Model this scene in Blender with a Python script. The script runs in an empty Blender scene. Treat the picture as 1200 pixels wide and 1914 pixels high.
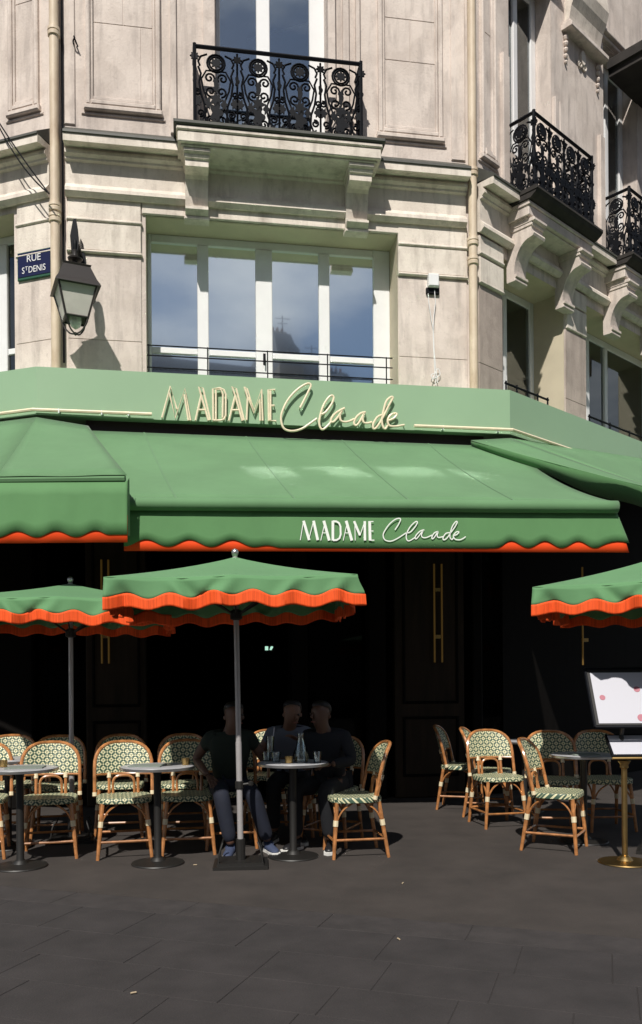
import bpy, math, random
from mathutils import Vector, Matrix
random.seed(7)
S = bpy.context.scene
COL = S.collection
PI = math.pi
rad = math.radians

# ------------------------------------------------------------------ camera
CAM_H, FPX, HOR, ROLL = 1.36, 1600.0, 1275.0, rad(0.4)
cam_data = bpy.data.cameras.new('camera')
cam = bpy.data.objects.new('camera', cam_data); COL.objects.link(cam)
cam.location = (0, 0, CAM_H); cam.rotation_euler = (rad(90), ROLL, 0)
cam_data.sensor_fit = 'HORIZONTAL'; cam_data.sensor_width = 36.0
cam_data.lens = 36.0*FPX/1200.0
cam_data.shift_y = (HOR-957.0)/1200.0
cam_data.clip_start = 0.05; cam_data.clip_end = 600
S.camera = cam

# ------------------------------------------------------------------ light
SUN_EL, SUN_AZ = rad(48), rad(-11.5)          # azimuth measured from straight behind the camera, minus = to the left
to_sun = Vector((math.sin(SUN_AZ)*math.cos(SUN_EL), -math.cos(SUN_AZ)*math.cos(SUN_EL), math.sin(SUN_EL)))
sl = bpy.data.lights.new('sun', 'SUN'); sl.energy = 5.0; sl.angle = rad(0.8); sl.color = (1.0, 0.955, 0.88)
so = bpy.data.objects.new('sun', sl); COL.objects.link(so); so.location = (-5, -20, 25)
so.rotation_euler = to_sun.to_track_quat('Z', 'Y').to_euler()

w = bpy.data.worlds.new('World'); S.world = w; w.use_nodes = True
nt = w.node_tree; nt.nodes.clear()
out = nt.nodes.new('ShaderNodeOutputWorld'); bg = nt.nodes.new('ShaderNodeBackground')
sky = nt.nodes.new('ShaderNodeTexSky'); sky.sky_type = 'NISHITA'; sky.sun_disc = False
sky.sun_elevation = SUN_EL; sky.sun_rotation = PI + SUN_AZ*-1.0
sky.air_density = 1.0; sky.dust_density = 0.6; sky.ozone_density = 1.4
tc = nt.nodes.new('ShaderNodeTexCoord'); mp = nt.nodes.new('ShaderNodeMapping'); mp.inputs['Scale'].default_value = (1.0, 1.0, 2.2)
mp.inputs['Location'].default_value = (0.35, 0.2, 0.1)
cl = nt.nodes.new('ShaderNodeTexNoise'); cl.inputs['Scale'].default_value = 4.2; cl.inputs['Detail'].default_value = 7; cl.inputs['Roughness'].default_value = 0.55
cr = nt.nodes.new('ShaderNodeValToRGB'); cr.color_ramp.elements[0].position = 0.42; cr.color_ramp.elements[1].position = 0.66
mx = nt.nodes.new('ShaderNodeMixRGB'); mx.inputs['Color2'].default_value = (11.5, 11.8, 12.3, 1)
mul = nt.nodes.new('ShaderNodeMath'); mul.operation = 'MULTIPLY'; mul.inputs[1].default_value = 0.8
L = nt.links.new
L(tc.outputs['Generated'], mp.inputs['Vector']); L(mp.outputs[0], cl.inputs['Vector']); L(cl.outputs['Fac'], cr.inputs['Fac'])
L(cr.outputs['Color'], mul.inputs[0]); L(mul.outputs[0], mx.inputs['Fac']); L(sky.outputs[0], mx.inputs['Color1'])
L(mx.outputs[0], bg.inputs['Color']); bg.inputs['Strength'].default_value = 0.05; L(bg.outputs[0], out.inputs['Surface'])
S.view_settings.view_transform = 'Standard'; S.view_settings.look = 'None'
S.view_settings.exposure = 0.0; S.view_settings.gamma = 1.0; S.view_settings.use_curve_mapping = False
S.render.engine = 'CYCLES'
S.cycles.use_denoising = True
S.cycles.max_bounces = 7; S.cycles.diffuse_bounces = 3; S.cycles.glossy_bounces = 4; S.cycles.transparent_max_bounces = 16
S.cycles.caustics_reflective = True; S.cycles.blur_glossy = 0.0
S.cycles.caustics_refractive = False
# path guiding lets the renderer find the sunlight that the window panes throw on to the awning
S.cycles.use_guiding = True; S.cycles.use_surface_guiding = True; S.cycles.use_volume_guiding = False
S.cycles.guiding_training_samples = 0; S.cycles.surface_guiding_probability = 0.8
S.cycles.sample_clamp_indirect = 0.0

# ------------------------------------------------------------------ helpers
def ray(px, py):
    dx, dy = px-600.0, HOR-py
    c, s = math.cos(ROLL), math.sin(ROLL)
    return Vector(((dx*c+dy*s)/FPX, 1.0, (-dx*s+dy*c)/FPX))
def at_y(px, py, y):
    return Vector((0, 0, CAM_H)) + ray(px, py)*y
def at_z(px, py, z):
    r = ray(px, py); return Vector((0, 0, CAM_H)) + r*((z-CAM_H)/r.z)

class Facet:
    """a vertical plane: s along it (left to right), z up, d out of it towards the street"""
    def __init__(self, o, ang):
        self.o = Vector((o[0], o[1], 0)); self.ang = ang
        self.u = Vector((math.cos(ang), math.sin(ang), 0)); self.n = Vector((self.u.y, -self.u.x, 0))
    def P(self, s, z, d=0.0):
        return self.o + self.u*s + self.n*d + Vector((0, 0, z))
    def px(self, px, py, d=0.0):
        r = ray(px, py); c = Vector((0, 0, CAM_H)); o = self.o + self.n*d
        t = (o-c).dot(self.n)/r.dot(self.n); p = c+r*t
        return (p-o).dot(self.u), p.z
    def s(self, px, py, d=0.0): return self.px(px, py, d)[0]
    def z(self, px, py, d=0.0): return self.px(px, py, d)[1]

class MB:
    """collects geometry, builds ONE mesh object"""
    def __init__(self): self.v = []; self.f = []; self.uv = None; self.mi = []
    def add(self, verts, faces, mi=0):
        b = len(self.v); self.v += [Vector(p) for p in verts]
        for f in faces: self.f.append([b+i for i in f]); self.mi.append(mi)
    def quad(self, a, b, c, d, mi=0): self.add([a, b, c, d], [(0, 1, 2, 3)], mi)
    def hexa(self, p, mi=0):      # p: 8 points, bottom 4 (ccw), top 4
        self.add(p, [(3, 2, 1, 0), (4, 5, 6, 7), (0, 1, 5, 4), (1, 2, 6, 5), (2, 3, 7, 6), (3, 0, 4, 7)], mi)
    def box(self, x0, x1, y0, y1, z0, z1, mi=0):
        self.hexa([(x0, y0, z0), (x1, y0, z0), (x1, y1, z0), (x0, y1, z0), (x0, y0, z1), (x1, y0, z1), (x1, y1, z1), (x0, y1, z1)], mi)
    def fbox(self, f, s0, s1, z0, z1, d0, d1, mi=0):   # d1 = front
        P = f.P
        self.hexa([P(s0, z0, d1), P(s1, z0, d1), P(s1, z0, d0), P(s0, z0, d0), P(s0, z1, d1), P(s1, z1, d1), P(s1, z1, d0), P(s0, z1, d0)], mi)
    def fbevel(self, f, s0, s1, z0, z1, d0, d1, b=0.01, mi=0):   # box whose front edges are chamfered
        P = f.P
        vs = [P(s0, z0, d0), P(s1, z0, d0), P(s1, z1, d0), P(s0, z1, d0),
              P(s0, z0, d1-b), P(s1, z0, d1-b), P(s1, z1, d1-b), P(s0, z1, d1-b),
              P(s0+b, z0+b, d1), P(s1-b, z0+b, d1), P(s1-b, z1-b, d1), P(s0+b, z1-b, d1)]
        fs = [(8, 9, 10, 11), (3, 2, 1, 0)]
        for i in range(4):
            j = (i+1) % 4; fs += [(i, j, 4+j, 4+i), (4+i, 4+j, 8+j, 8+i)]
        self.add(vs, fs, mi)
    def prism(self, poly, vec, mi=0):
        n = len(poly); vec = Vector(vec); poly = [Vector(p) for p in poly]
        self.add(poly+[p+vec for p in poly], [tuple(range(n))[::-1], tuple(range(n, 2*n))]+[(i, (i+1) % n, n+(i+1) % n, n+i) for i in range(n)], mi)
    def tube(self, pts, r, n=6, closed=False, mi=0, flat=None, caps=True):
        pts = [Vector(p) for p in pts]; m = len(pts)
        rs = r if isinstance(r, (list, tuple)) else [r]*m
        rings = []; prev = None
        for i, p in enumerate(pts):
            if closed: t = pts[(i+1) % m]-pts[i-1]
            else: t = pts[min(i+1, m-1)]-pts[max(i-1, 0)]
            if t.length < 1e-9: t = Vector((0, 0, 1))
            t.normalize()
            if prev is None:
                a = Vector((0, 0, 1)) if abs(t.z) < 0.9 else Vector((1, 0, 0))
                x = t.cross(a).normalized()
            else:
                x = prev - t*prev.dot(t)
                x = x.normalized() if x.length > 1e-6 else t.orthogonal().normalized()
            prev = x; y = t.cross(x)
            rings.append([p + x*(rs[i]*math.cos(2*PI*k/n)) + y*(rs[i]*math.sin(2*PI*k/n)) for k in range(n)])
        vs = [q for rg in rings for q in rg]; fs = []
        for i in range(m if closed else m-1):
            j = (i+1) % m
            for k in range(n):
                fs.append((i*n+k, i*n+(k+1) % n, j*n+(k+1) % n, j*n+k))
        if not closed and caps:
            fs.append(tuple(range(n))[::-1]); fs.append(tuple(range((m-1)*n, m*n)))
        self.add(vs, fs, mi)
    def lathe(self, prof, c=(0, 0, 0), n=20, mi=0):     # prof: (r, z)
        c = Vector(c); vs = []; fs = []
        for r, z in prof: vs += [c+Vector((r*math.cos(2*PI*k/n), r*math.sin(2*PI*k/n), z)) for k in range(n)]
        m = len(prof)
        for i in range(m-1):
            for k in range(n): fs.append((i*n+k, i*n+(k+1) % n, (i+1)*n+(k+1) % n, (i+1)*n+k))
        fs.append(tuple(range(n))[::-1]); fs.append(tuple(range((m-1)*n, m*n)))
        self.add(vs, fs, mi)
    def grid(self, rows, mi=0, thick=None):               # rows of points
        n = len(rows[0]); vs = [p for r in rows for p in r]
        self.add(vs, [(i*n+k, i*n+k+1, (i+1)*n+k+1, (i+1)*n+k) for i in range(len(rows)-1) for k in range(n-1)], mi)
    def islands(self):
        par = list(range(len(self.v)))
        def find(i):
            while par[i] != i: par[i] = par[par[i]]; i = par[i]
            return i
        for f in self.f:
            a = find(f[0])
            for i in f[1:]: par[find(i)] = a
        groups = {}
        for f in self.f: groups.setdefault(find(f[0]), []).append(f)
        out_ = []
        for fs in groups.values():
            ids = sorted({i for f in fs for i in f}); mp_ = {i: k for k, i in enumerate(ids)}
            m_ = MB(); m_.v = [self.v[i] for i in ids]; m_.f = [[mp_[i] for i in f] for f in fs]; m_.mi = [0]*len(fs); out_.append(m_)
        return out_
    def each(self, name, mats, parent=None, **k):      # every separate piece becomes an object of its own
        return [m_.build(name, mats, parent, **k) for m_ in self.islands()]
    def build(self, name, mats, parent=None, origin=None, smooth=False, local=False, solid=None, mesh=None):
        if not isinstance(mats, (list, tuple)): mats = [mats]
        o0 = Vector(origin) if origin is not None else (parent.location.copy() if (parent is not None and not local) else Vector((0, 0, 0)))
        if parent is not None and parent.parent is not None and not local and origin is None:
            o0 = parent.matrix_world_loc if False else world_loc(parent)
        me = bpy.data.meshes.new(name)
        me.from_pydata([tuple(v-o0) for v in self.v], [], self.f)
        for m in mats: me.materials.append(m)
        if len(mats) > 1: me.polygons.foreach_set('material_index', self.mi)
        if smooth: me.polygons.foreach_set('use_smooth', [True]*len(self.f))
        me.update()
        o = bpy.data.objects.new(name, me); COL.objects.link(o)
        if parent is not None: o.parent = parent
        elif not local: o.location = o0
        if smooth and smooth != 'full':
            try: me.set_sharp_from_angle(angle=rad(40))
            except Exception: pass
        if solid:
            md = o.modifiers.new('thick', 'SOLIDIFY'); md.thickness = solid; md.offset = 0
        return o
def world_loc(o):
    v = Vector((0, 0, 0))
    while o is not None: v += o.location; o = o.parent
    return v
def tag(o, label=None, cat=None, group=None, kind=None):
    if label: o['label'] = label
    if cat: o['category'] = cat
    if group: o['group'] = group
    if kind: o['kind'] = kind
    return o
def empty(name, loc, rz=0, label=None, cat=None, group=None, parent=None):
    o = bpy.data.objects.new(name, None); COL.objects.link(o); o.location = loc; o.rotation_euler = (0, 0, rz)
    o.empty_display_size = 0.1
    if parent is not None: o.parent = parent
    return tag(o, label, cat, group)
def copy_tree(o, parent=None):
    c = o.copy(); COL.objects.link(c)
    if parent is not None: c.parent = parent
    for ch in list(o.children): copy_tree(ch, c)
    return c
def spline(pts, k=6, closed=False):
    pts = [Vector(p) for p in pts]; n = len(pts); out = []
    for i in range(n if closed else n-1):
        p0 = pts[i-1] if (closed or i > 0) else pts[i]; p1 = pts[i]; p2 = pts[(i+1) % n]
        p3 = pts[(i+2) % n] if (closed or i+2 < n) else p2
        for j in range(k):
            t = j/k
            out.append(0.5*((2*p1)+(p2-p0)*t+(2*p0-5*p1+4*p2-p3)*t*t+(3*p1-p0-3*p2+p3)*t**3))
    if not closed: out.append(pts[-1])
    return out

# ------------------------------------------------------------------ materials
def mat(name, col, rough=0.6, metal=0.0, var=0.0, vscale=4.0, bump=0.0, bscale=60.0, col2=None, stretch=(1, 1, 1), spec=None, emit=None, coat=0.0, detail=6):
    m = bpy.data.materials.new(name); m.use_nodes = True
    n = m.node_tree; b = n.nodes['Principled BSDF']; l = n.links.new
    b.inputs['Base Color'].default_value = (*col, 1); b.inputs['Roughness'].default_value = rough; b.inputs['Metallic'].default_value = metal
    if spec is not None: b.inputs['Specular IOR Level'].default_value = spec
    if coat: b.inputs['Coat Weight'].default_value = coat; b.inputs['Coat Roughness'].default_value = 0.15
    if emit: b.inputs['Emission Color'].default_value = (*emit[0], 1); b.inputs['Emission Strength'].default_value = emit[1]
    if var or bump:
        t = n.nodes.new('ShaderNodeTexCoord'); mp = n.nodes.new('ShaderNodeMapping'); mp.inputs['Scale'].default_value = stretch
        l(t.outputs['Object'], mp.inputs['Vector'])
    if var:
        z = n.nodes.new('ShaderNodeTexNoise'); z.inputs['Scale'].default_value = vscale; z.inputs['Detail'].default_value = detail; z.inputs['Roughness'].default_value = 0.6
        r = n.nodes.new('ShaderNodeValToRGB')
        lo = [c*(1-var) for c in col] if col2 is None else col2
        r.color_ramp.elements[0].position = 0.32; r.color_ramp.elements[1].position = 0.68
        r.color_ramp.elements[0].color = (*lo, 1); r.color_ramp.elements[1].color = (*[min(1, c*(1+var*0.35)) for c in col], 1)
        l(mp.outputs[0], z.inputs['Vector']); l(z.outputs['Fac'], r.inputs['Fac']); l(r.outputs['Color'], b.inputs['Base Color'])
    if bump:
        z2 = n.nodes.new('ShaderNodeTexNoise'); z2.inputs['Scale'].default_value = bscale; z2.inputs['Detail'].default_value = 5
        bp = n.nodes.new('ShaderNodeBump'); bp.inputs['Strength'].default_value = bump; bp.inputs['Distance'].default_value = 0.01
        l(mp.outputs[0], z2.inputs['Vector']); l(z2.outputs['Fac'], bp.inputs['Height']); l(bp.outputs[0], b.inputs['Normal'])
    return m

def stone_mat(name, a, b_, c, dirt=0.5):
    """limestone: two tones in patches, grey vertical weathering, fine pits"""
    m = bpy.data.materials.new(name); m.use_nodes = True
    n = m.node_tree; b = n.nodes['Principled BSDF']; l = n.links.new
    b.inputs['Roughness'].default_value = 0.88; b.inputs['Specular IOR Level'].default_value = 0.25
    t = n.nodes.new('ShaderNodeTexCoord')
    def noise(scale, detail, st=(1, 1, 1), rough=0.6):
        mp = n.nodes.new('ShaderNodeMapping'); mp.inputs['Scale'].default_value = st; l(t.outputs['Object'], mp.inputs['Vector'])
        z = n.nodes.new('ShaderNodeTexNoise'); z.inputs['Scale'].default_value = scale; z.inputs['Detail'].default_value = detail; z.inputs['Roughness'].default_value = rough
        l(mp.outputs[0], z.inputs['Vector']); return z.outputs['Fac']
    def ramp(src, p0, p1, c0=(0, 0, 0), c1=(1, 1, 1)):
        r = n.nodes.new('ShaderNodeValToRGB'); r.color_ramp.elements[0].position = p0; r.color_ramp.elements[1].position = p1
        r.color_ramp.elements[0].color = (*c0, 1); r.color_ramp.elements[1].color = (*c1, 1); l(src, r.inputs['Fac']); return r.outputs['Color']
    def mix(f, c1, c2, k=1.0):
        x = n.nodes.new('ShaderNodeMixRGB')
        mu = n.nodes.new('ShaderNodeMath'); mu.operation = 'MULTIPLY'; mu.inputs[1].default_value = k
        l(f, mu.inputs[0]); l(mu.outputs[0], x.inputs['Fac'])
        for i, cc in (('Color1', c1), ('Color2', c2)):
            if isinstance(cc, tuple): x.inputs[i].default_value = (*cc, 1)
            else: l(cc, x.inputs[i])
        return x.outputs['Color']
    base = mix(ramp(noise(1.7, 5), 0.4, 0.6), a, b_)                       # patches
    base = mix(ramp(noise(3.2, 3, (1, 1, 0.8), 0.4), 0.52, 0.56), base, tuple(min(1, x*1.10) for x in a), 0.4)   # repaired, sharper-edged patches
    base = mix(ramp(noise(5.0, 6, (1.6, 1.6, 0.22)), 0.5, 0.75), base, c, dirt)   # runs
    base = mix(ramp(noise(0.9, 6, (1.2, 1.2, 0.7)), 0.46, 0.62), base, tuple(x*1.35 for x in c), 0.24)   # broad sooty zones
    base = mix(ramp(noise(9, 8, (1, 1, .35)), 0.55, 0.70), base, c, 0.30)
    base = mix(ramp(noise(26, 6), 0.58, 0.75), base, c, 0.30)               # specks
    l(base, b.inputs['Base Color'])
    bp = n.nodes.new('ShaderNodeBump'); bp.inputs['Strength'].default_value = 0.35; bp.inputs['Distance'].default_value = 0.012
    l(noise(38, 6), bp.inputs['Height']); l(bp.outputs[0], b.inputs['Normal'])
    return m

def glass_mat(name, refl, tint=(1, 1, 1), ripple=0.0, rough=0.01, dusty=0.0):
    m = bpy.data.materials.new(name); m.use_nodes = True
    n = m.node_tree; n.nodes.clear(); l = n.links.new
    o = n.nodes.new('ShaderNodeOutputMaterial'); mixn = n.nodes.new('ShaderNodeMixShader')
    tr = n.nodes.new('ShaderNodeBsdfTransparent'); tr.inputs['Color'].default_value = (*tint, 1)
    g = n.nodes.new('ShaderNodeBsdfGlossy'); g.inputs['Roughness'].default_value = rough; g.inputs['Color'].default_value = (0.92, 0.98, 1.0, 1)
    lw = n.nodes.new('ShaderNodeFresnel'); lw.inputs['IOR'].default_value = 1.5
    ad = n.nodes.new('ShaderNodeMath'); ad.operation = 'ADD'; ad.inputs[1].default_value = refl; ad.use_clamp = True
    l(lw.outputs[0], ad.inputs[0]); l(ad.outputs[0], mixn.inputs['Fac']); l(tr.outputs[0], mixn.inputs[1])
    gl = g.outputs[0]
    if dusty:      # a thin film of dust: part of the reflection is slightly spread
        g2 = n.nodes.new('ShaderNodeBsdfGlossy'); g2.inputs['Roughness'].default_value = 0.10; g2.inputs['Color'].default_value = (0.90, 0.97, 1.0, 1)
        m2 = n.nodes.new('ShaderNodeMixShader'); m2.inputs['Fac'].default_value = dusty; l(g.outputs[0], m2.inputs[1]); l(g2.outputs[0], m2.inputs[2]); gl = m2.outputs[0]
    l(gl, mixn.inputs[2]); l(mixn.outputs[0], o.inputs['Surface'])
    if ripple:
        t = n.nodes.new('ShaderNodeTexCoord'); z = n.nodes.new('ShaderNodeTexNoise'); z.inputs['Scale'].default_value = 1.3; z.inputs['Detail'].default_value = 1
        bp = n.nodes.new('ShaderNodeBump'); bp.inputs['Strength'].default_value = ripple; bp.inputs['Distance'].default_value = 0.02
        l(t.outputs['Object'], z.inputs['Vector']); l(z.outputs['Fac'], bp.inputs['Height']); l(bp.outputs[0], g.inputs['Normal'])
    return m

def weave_mat(name, axes, flip=False):
    """cream cane with a dark green lattice of short dashes and dots; axes: which object axes span the panel"""
    m = bpy.data.materials.new(name); m.use_nodes = True
    n = m.node_tree; b = n.nodes['Principled BSDF']; l = n.links.new
    b.inputs['Roughness'].default_value = 0.42
    t = n.nodes.new('ShaderNodeTexCoord'); sx = n.nodes.new('ShaderNodeSeparateXYZ'); l(t.outputs['Object'], sx.inputs[0])
    def M(op, a, b2=None):
        q = n.nodes.new('ShaderNodeMath'); q.operation = op
        for i, v in enumerate((a, b2)):
            if v is None: continue
            if isinstance(v, (int, float)): q.inputs[i].default_value = v
            else: l(v, q.inputs[i])
        return q.outputs[0]
    u = sx.outputs['X']
    v = sx.outputs['Z'] if axes == 'xz' else M('ADD', sx.outputs['Y'], sx.outputs['Z'])
    p = 0.064
    u = M('MULTIPLY', u, 1/p); v = M('MULTIPLY', v, 1/p)
    a = M('ABSOLUTE', M('SUBTRACT', M('FRACT', M('ADD', M('ADD', u, v), 100.0)), 0.5))    # 0 on one family of diagonals
    c = M('ABSOLUTE', M('SUBTRACT', M('FRACT', M('ADD', M('SUBTRACT', u, v), 100.0)), 0.5))
    d1 = M('MULTIPLY', M('LESS_THAN', a, 0.17), M('GREATER_THAN', c, 0.13))
    d2 = M('MULTIPLY', M('LESS_THAN', c, 0.17), M('GREATER_THAN', a, 0.13))
    dot = M('MULTIPLY', M('GREATER_THAN', a, 0.39), M('GREATER_THAN', c, 0.39))
    dark = M('MAXIMUM', M('MAXIMUM', d1, d2), dot)
    # the woven strands: fine squares
    su = M('ABSOLUTE', M('SINE', M('MULTIPLY', u, PI*4))); sv = M('ABSOLUTE', M('SINE', M('MULTIPLY', v, PI*4)))
    h = M('MULTIPLY', su, sv)
    z = n.nodes.new('ShaderNodeTexNoise'); z.inputs['Scale'].default_value = 25; l(t.outputs['Object'], z.inputs['Vector'])
    cm = n.nodes.new('ShaderNodeMixRGB'); cm.inputs['Color1'].default_value = (0.70, 0.66, 0.42, 1); cm.inputs['Color2'].default_value = (0.55, 0.53, 0.33, 1); l(z.outputs['Fac'], cm.inputs['Fac'])
    mx = n.nodes.new('ShaderNodeMixRGB'); mx.inputs['Color2'].default_value = (0.045, 0.090, 0.062, 1)
    l(dark, mx.inputs['Fac']); l(cm.outputs[0], mx.inputs['Color1'])
    hm = n.nodes.new('ShaderNodeMixRGB'); hm.blend_type = 'MULTIPLY'; hm.inputs['Fac'].default_value = 0.0
    l(mx.outputs[0], hm.inputs['Color1']); l(hm.outputs[0], b.inputs['Base Color'])
    bp = n.nodes.new('ShaderNodeBump'); bp.inputs['Strength'].default_value = 0.5; bp.inputs['Distance'].default_value = 0.003
    l(h, bp.inputs['Height']); l(bp.outputs[0], b.inputs['Normal'])
    return m

def fabric_mat(name, col, var=0.12, weave=900, trans=0.0):
    m = mat(name, col, 0.75, var=var, vscale=1.6, bump=0.38, bscale=5.0, spec=0.25, stretch=(1, 1, 0.6))
    n = m.node_tree; b = n.nodes['Principled BSDF']
    b.inputs['Sheen Weight'].default_value = 0.15
    return m

def fringe_mat(name, col):
    m = mat(name, col, 0.7, spec=0.2)
    n = m.node_tree; l = n.links.new; b = n.nodes['Principled BSDF']
    t = n.nodes.new('ShaderNodeTexCoord'); z = n.nodes.new('ShaderNodeTexNoise'); mp = n.nodes.new('ShaderNodeMapping'); mp.inputs['Scale'].default_value = (90, 90, 2)
    l(t.outputs['Object'], mp.inputs[0]); l(mp.outputs[0], z.inputs['Vector']); z.inputs['Scale'].default_value = 1; z.inputs['Detail'].default_value = 2
    r = n.nodes.new('ShaderNodeValToRGB'); r.color_ramp.elements[0].position = 0.3; r.color_ramp.elements[1].position = 0.6
    r.color_ramp.elements[0].color = (*[c*0.72 for c in col], 1); r.color_ramp.elements[1].color = (*col, 1)
    l(z.outputs['Fac'], r.inputs['Fac']); l(r.outputs[0], b.inputs['Base Color'])
    bp = n.nodes.new('ShaderNodeBump'); bp.inputs['Strength'].default_value = 0.6; bp.inputs['Distance'].default_value = 0.004
    l(z.outputs['Fac'], bp.inputs['Height']); l(bp.outputs[0], b.inputs['Normal'])
    return m

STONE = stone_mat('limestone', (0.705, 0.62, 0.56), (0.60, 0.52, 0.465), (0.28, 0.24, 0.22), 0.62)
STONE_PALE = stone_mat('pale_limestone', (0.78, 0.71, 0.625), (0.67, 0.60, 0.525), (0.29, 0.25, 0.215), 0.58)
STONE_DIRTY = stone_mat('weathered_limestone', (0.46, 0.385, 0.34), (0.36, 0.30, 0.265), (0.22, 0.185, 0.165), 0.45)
CREAM = mat('cream_render', (0.58, 0.51, 0.38), 0.8, var=0.10, vscale=2.5, bump=0.05)
DARK_STONE = mat('near_black_stone', (0.035, 0.030, 0.027), 0.9, var=0.4, vscale=5)  # near-black stone tone, mottled at random
LEAD = mat('lead_flashing', (0.07, 0.07, 0.06), 0.6, var=0.3, vscale=8)
PIPE = mat('cream_pipe_paint', (0.66, 0.56, 0.43), 0.55, var=0.25, vscale=5, stretch=(1, 1, 0.4), col2=(0.48, 0.37, 0.26))
WHITE = mat('white_window_paint', (0.78, 0.78, 0.78), 0.4, var=0.05)
GLASS = glass_mat('reflecting_glass', 0.94, (0.75, 0.8, 0.8), 0.0, 0.02, 0.5)
GLASS_HI = glass_mat('upper_window_glass', 0.38, (0.75, 0.8, 0.85), 0.03)
GLASS_0 = glass_mat('plain_dark_glass', -0.035, (0.5, 0.5, 0.5))
GLASS_R = glass_mat('thin_glass', 0.10, (0.85, 0.87, 0.85))
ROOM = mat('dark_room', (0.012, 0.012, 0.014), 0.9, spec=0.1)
BLIND = mat('cream_blind', (0.50, 0.46, 0.36), 0.85, var=0.08, vscale=3)
IRON = mat('black_iron', (0.005, 0.006, 0.009), 0.6, var=0.3, vscale=20, spec=0.15)
SAGE = mat('sage_lacquer', (0.285, 0.43, 0.275), 0.36, var=0.06, vscale=0.9, spec=0.5)
GREEN = fabric_mat('green_canvas', (0.100, 0.232, 0.092), 0.13)
GREEN_TOP = fabric_mat('lighter_green_canvas', (0.118, 0.240, 0.114), 0.12)  # a little lighter than the valance green; used for canopies and front bars
GREEN_P = fabric_mat('parasol_canvas', (0.106, 0.245, 0.108), 0.12)
ORANGE = mat('orange_canvas', (0.86, 0.075, 0.014), 0.7, var=0.08, vscale=3, spec=0.2)
FRINGE = fringe_mat('orange_fringe', (0.86, 0.105, 0.022))
NEON = mat('unlit_neon_tube', (0.86, 0.74, 0.54), 0.3, var=0.1, vscale=15)
NEON_END = mat('neon_end_cap', (0.75, 0.78, 0.78), 0.35)
PRINT = mat('white_print', (0.80, 0.82, 0.78), 0.7)
BLACK = mat('black_paint', (0.012, 0.011, 0.010), 0.5)
MAROON = mat('maroon_cassette', (0.02, 0.007, 0.007), 0.5)
WOOD = mat('dark_stained_wood', (0.030, 0.020, 0.012), 0.6, spec=0.2, var=0.4, vscale=9, stretch=(1, 1, 0.12))
WOOD_DK = mat('black_stained_wood', (0.005, 0.004, 0.0035), 0.7, spec=0.1, var=0.3, vscale=9, stretch=(1, 1, 0.12))
RATTAN = mat('rattan_cane', (0.46, 0.195, 0.068), 0.27, var=0.5, vscale=14, stretch=(1, 1, 1), coat=0.4)
BIND = mat('pale_cane_binding', (0.72, 0.62, 0.42), 0.4)
WEAVE_B = weave_mat('woven_back', 'xz')
WEAVE_S = weave_mat('woven_seat', 'xy')
STEEL = mat('satin_steel', (0.62, 0.61, 0.60), 0.32, 1.0)
POLE = mat('pale_pole_paint', (0.44, 0.42, 0.42), 0.35, 0.3, var=0.1)
TOP = mat('pewter_top', (0.60, 0.60, 0.62), 0.3, 0.3, var=0.12, vscale=12)
BRASS = mat('polished_brass', (0.55, 0.37, 0.15), 0.33, 1.0, var=.25, vscale=9)
BRASS_LIT = mat('brass_light_tube', (0.22, 0.13, 0.035), 0.45, 0.5, emit=((0.9, 0.5, 0.1), 0.03))
CARD = mat('grey_menu_card', (0.20, 0.23, 0.20), 0.7)
CLEAR = glass_mat('drinking_glass', 0.05, (0.92, 0.94, 0.94))
PAPER = mat('white_paper', (0.50, 0.50, 0.555), 0.6)
PINK = mat('red_print', (0.42, 0.16, 0.20), 0.6)
GREYPRINT = mat('grey_print', (0.42, 0.43, 0.52), 0.6)
NAVY = mat('navy_enamel', (0.006, 0.009, 0.052), 0.35)
ENGREEN = mat('green_enamel', (0.03, 0.10, 0.06), 0.35)
SIGNWHITE = mat('white_enamel', (0.75, 0.75, 0.75), 0.4)
FROST = mat('frosted_lantern_glass', (0.62, 0.60, 0.54), 0.3, var=0.1, vscale=6)
LANT = mat('lantern_black', (0.035, 0.03, 0.028), 0.4)
BULB = mat('white_bulb_glass', (0.7, 0.7, 0.66), 0.2)

# ------------------------------------------------------------------ the ground
ASPHALT = mat('worn_asphalt', (0.045, 0.037, 0.033), 0.85, var=0.30, vscale=2.2, bump=0.35, bscale=160, detail=10)
SLAB = mat('grey_paving_stone', (0.033, 0.0285, 0.0285), 0.88, var=0.30, vscale=3.5, bump=0.3, bscale=90, detail=9)
KERB = mat('granite_border', (0.039, 0.0335, 0.033), 0.85, var=0.3, vscale=6, bump=0.3, bscale=120)
JOINT = mat('dark_joint_earth', (0.027, 0.023, 0.0225), 0.95)
g = MB(); g.quad((-150, -150, -0.035), (150, -150, -0.035), (150, 150, -0.035), (-150, 150, -0.035))
tag(g.build('ground', JOINT), kind='structure')
e0 = at_z(-40, 1652, 0); e1 = at_z(1240, 1758, 0)
bd = (e1-e0); bd.z = 0; bl = bd.length; bd.normalize(); bn = Vector((bd.y, -bd.x, 0))   # bn points to the camera
a0 = e0-bd*12; a1 = e1+bd*12
g = MB(); g.prism([a0+Vector((0, 0, -0.03)), a1+Vector((0, 0, -0.03)), Vector((30, 30, -0.03)), Vector((-30, 30, -0.03))], (0, 0, 0.03))
tag(g.build('terrace_pavement', ASPHALT), kind='structure')
pav = tag(empty('paving', e0), kind='structure')
g = MB(); g.quad(e0-bd*4+Vector((0, 0, -.0045)), e0-bd*4+bn*5+Vector((0, 0, -.0045)), e1+bd*4+bn*5+Vector((0, 0, -.0045)), e1+bd*4+Vector((0, 0, -.0045))); g.build('bedding', JOINT, pav)
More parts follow.
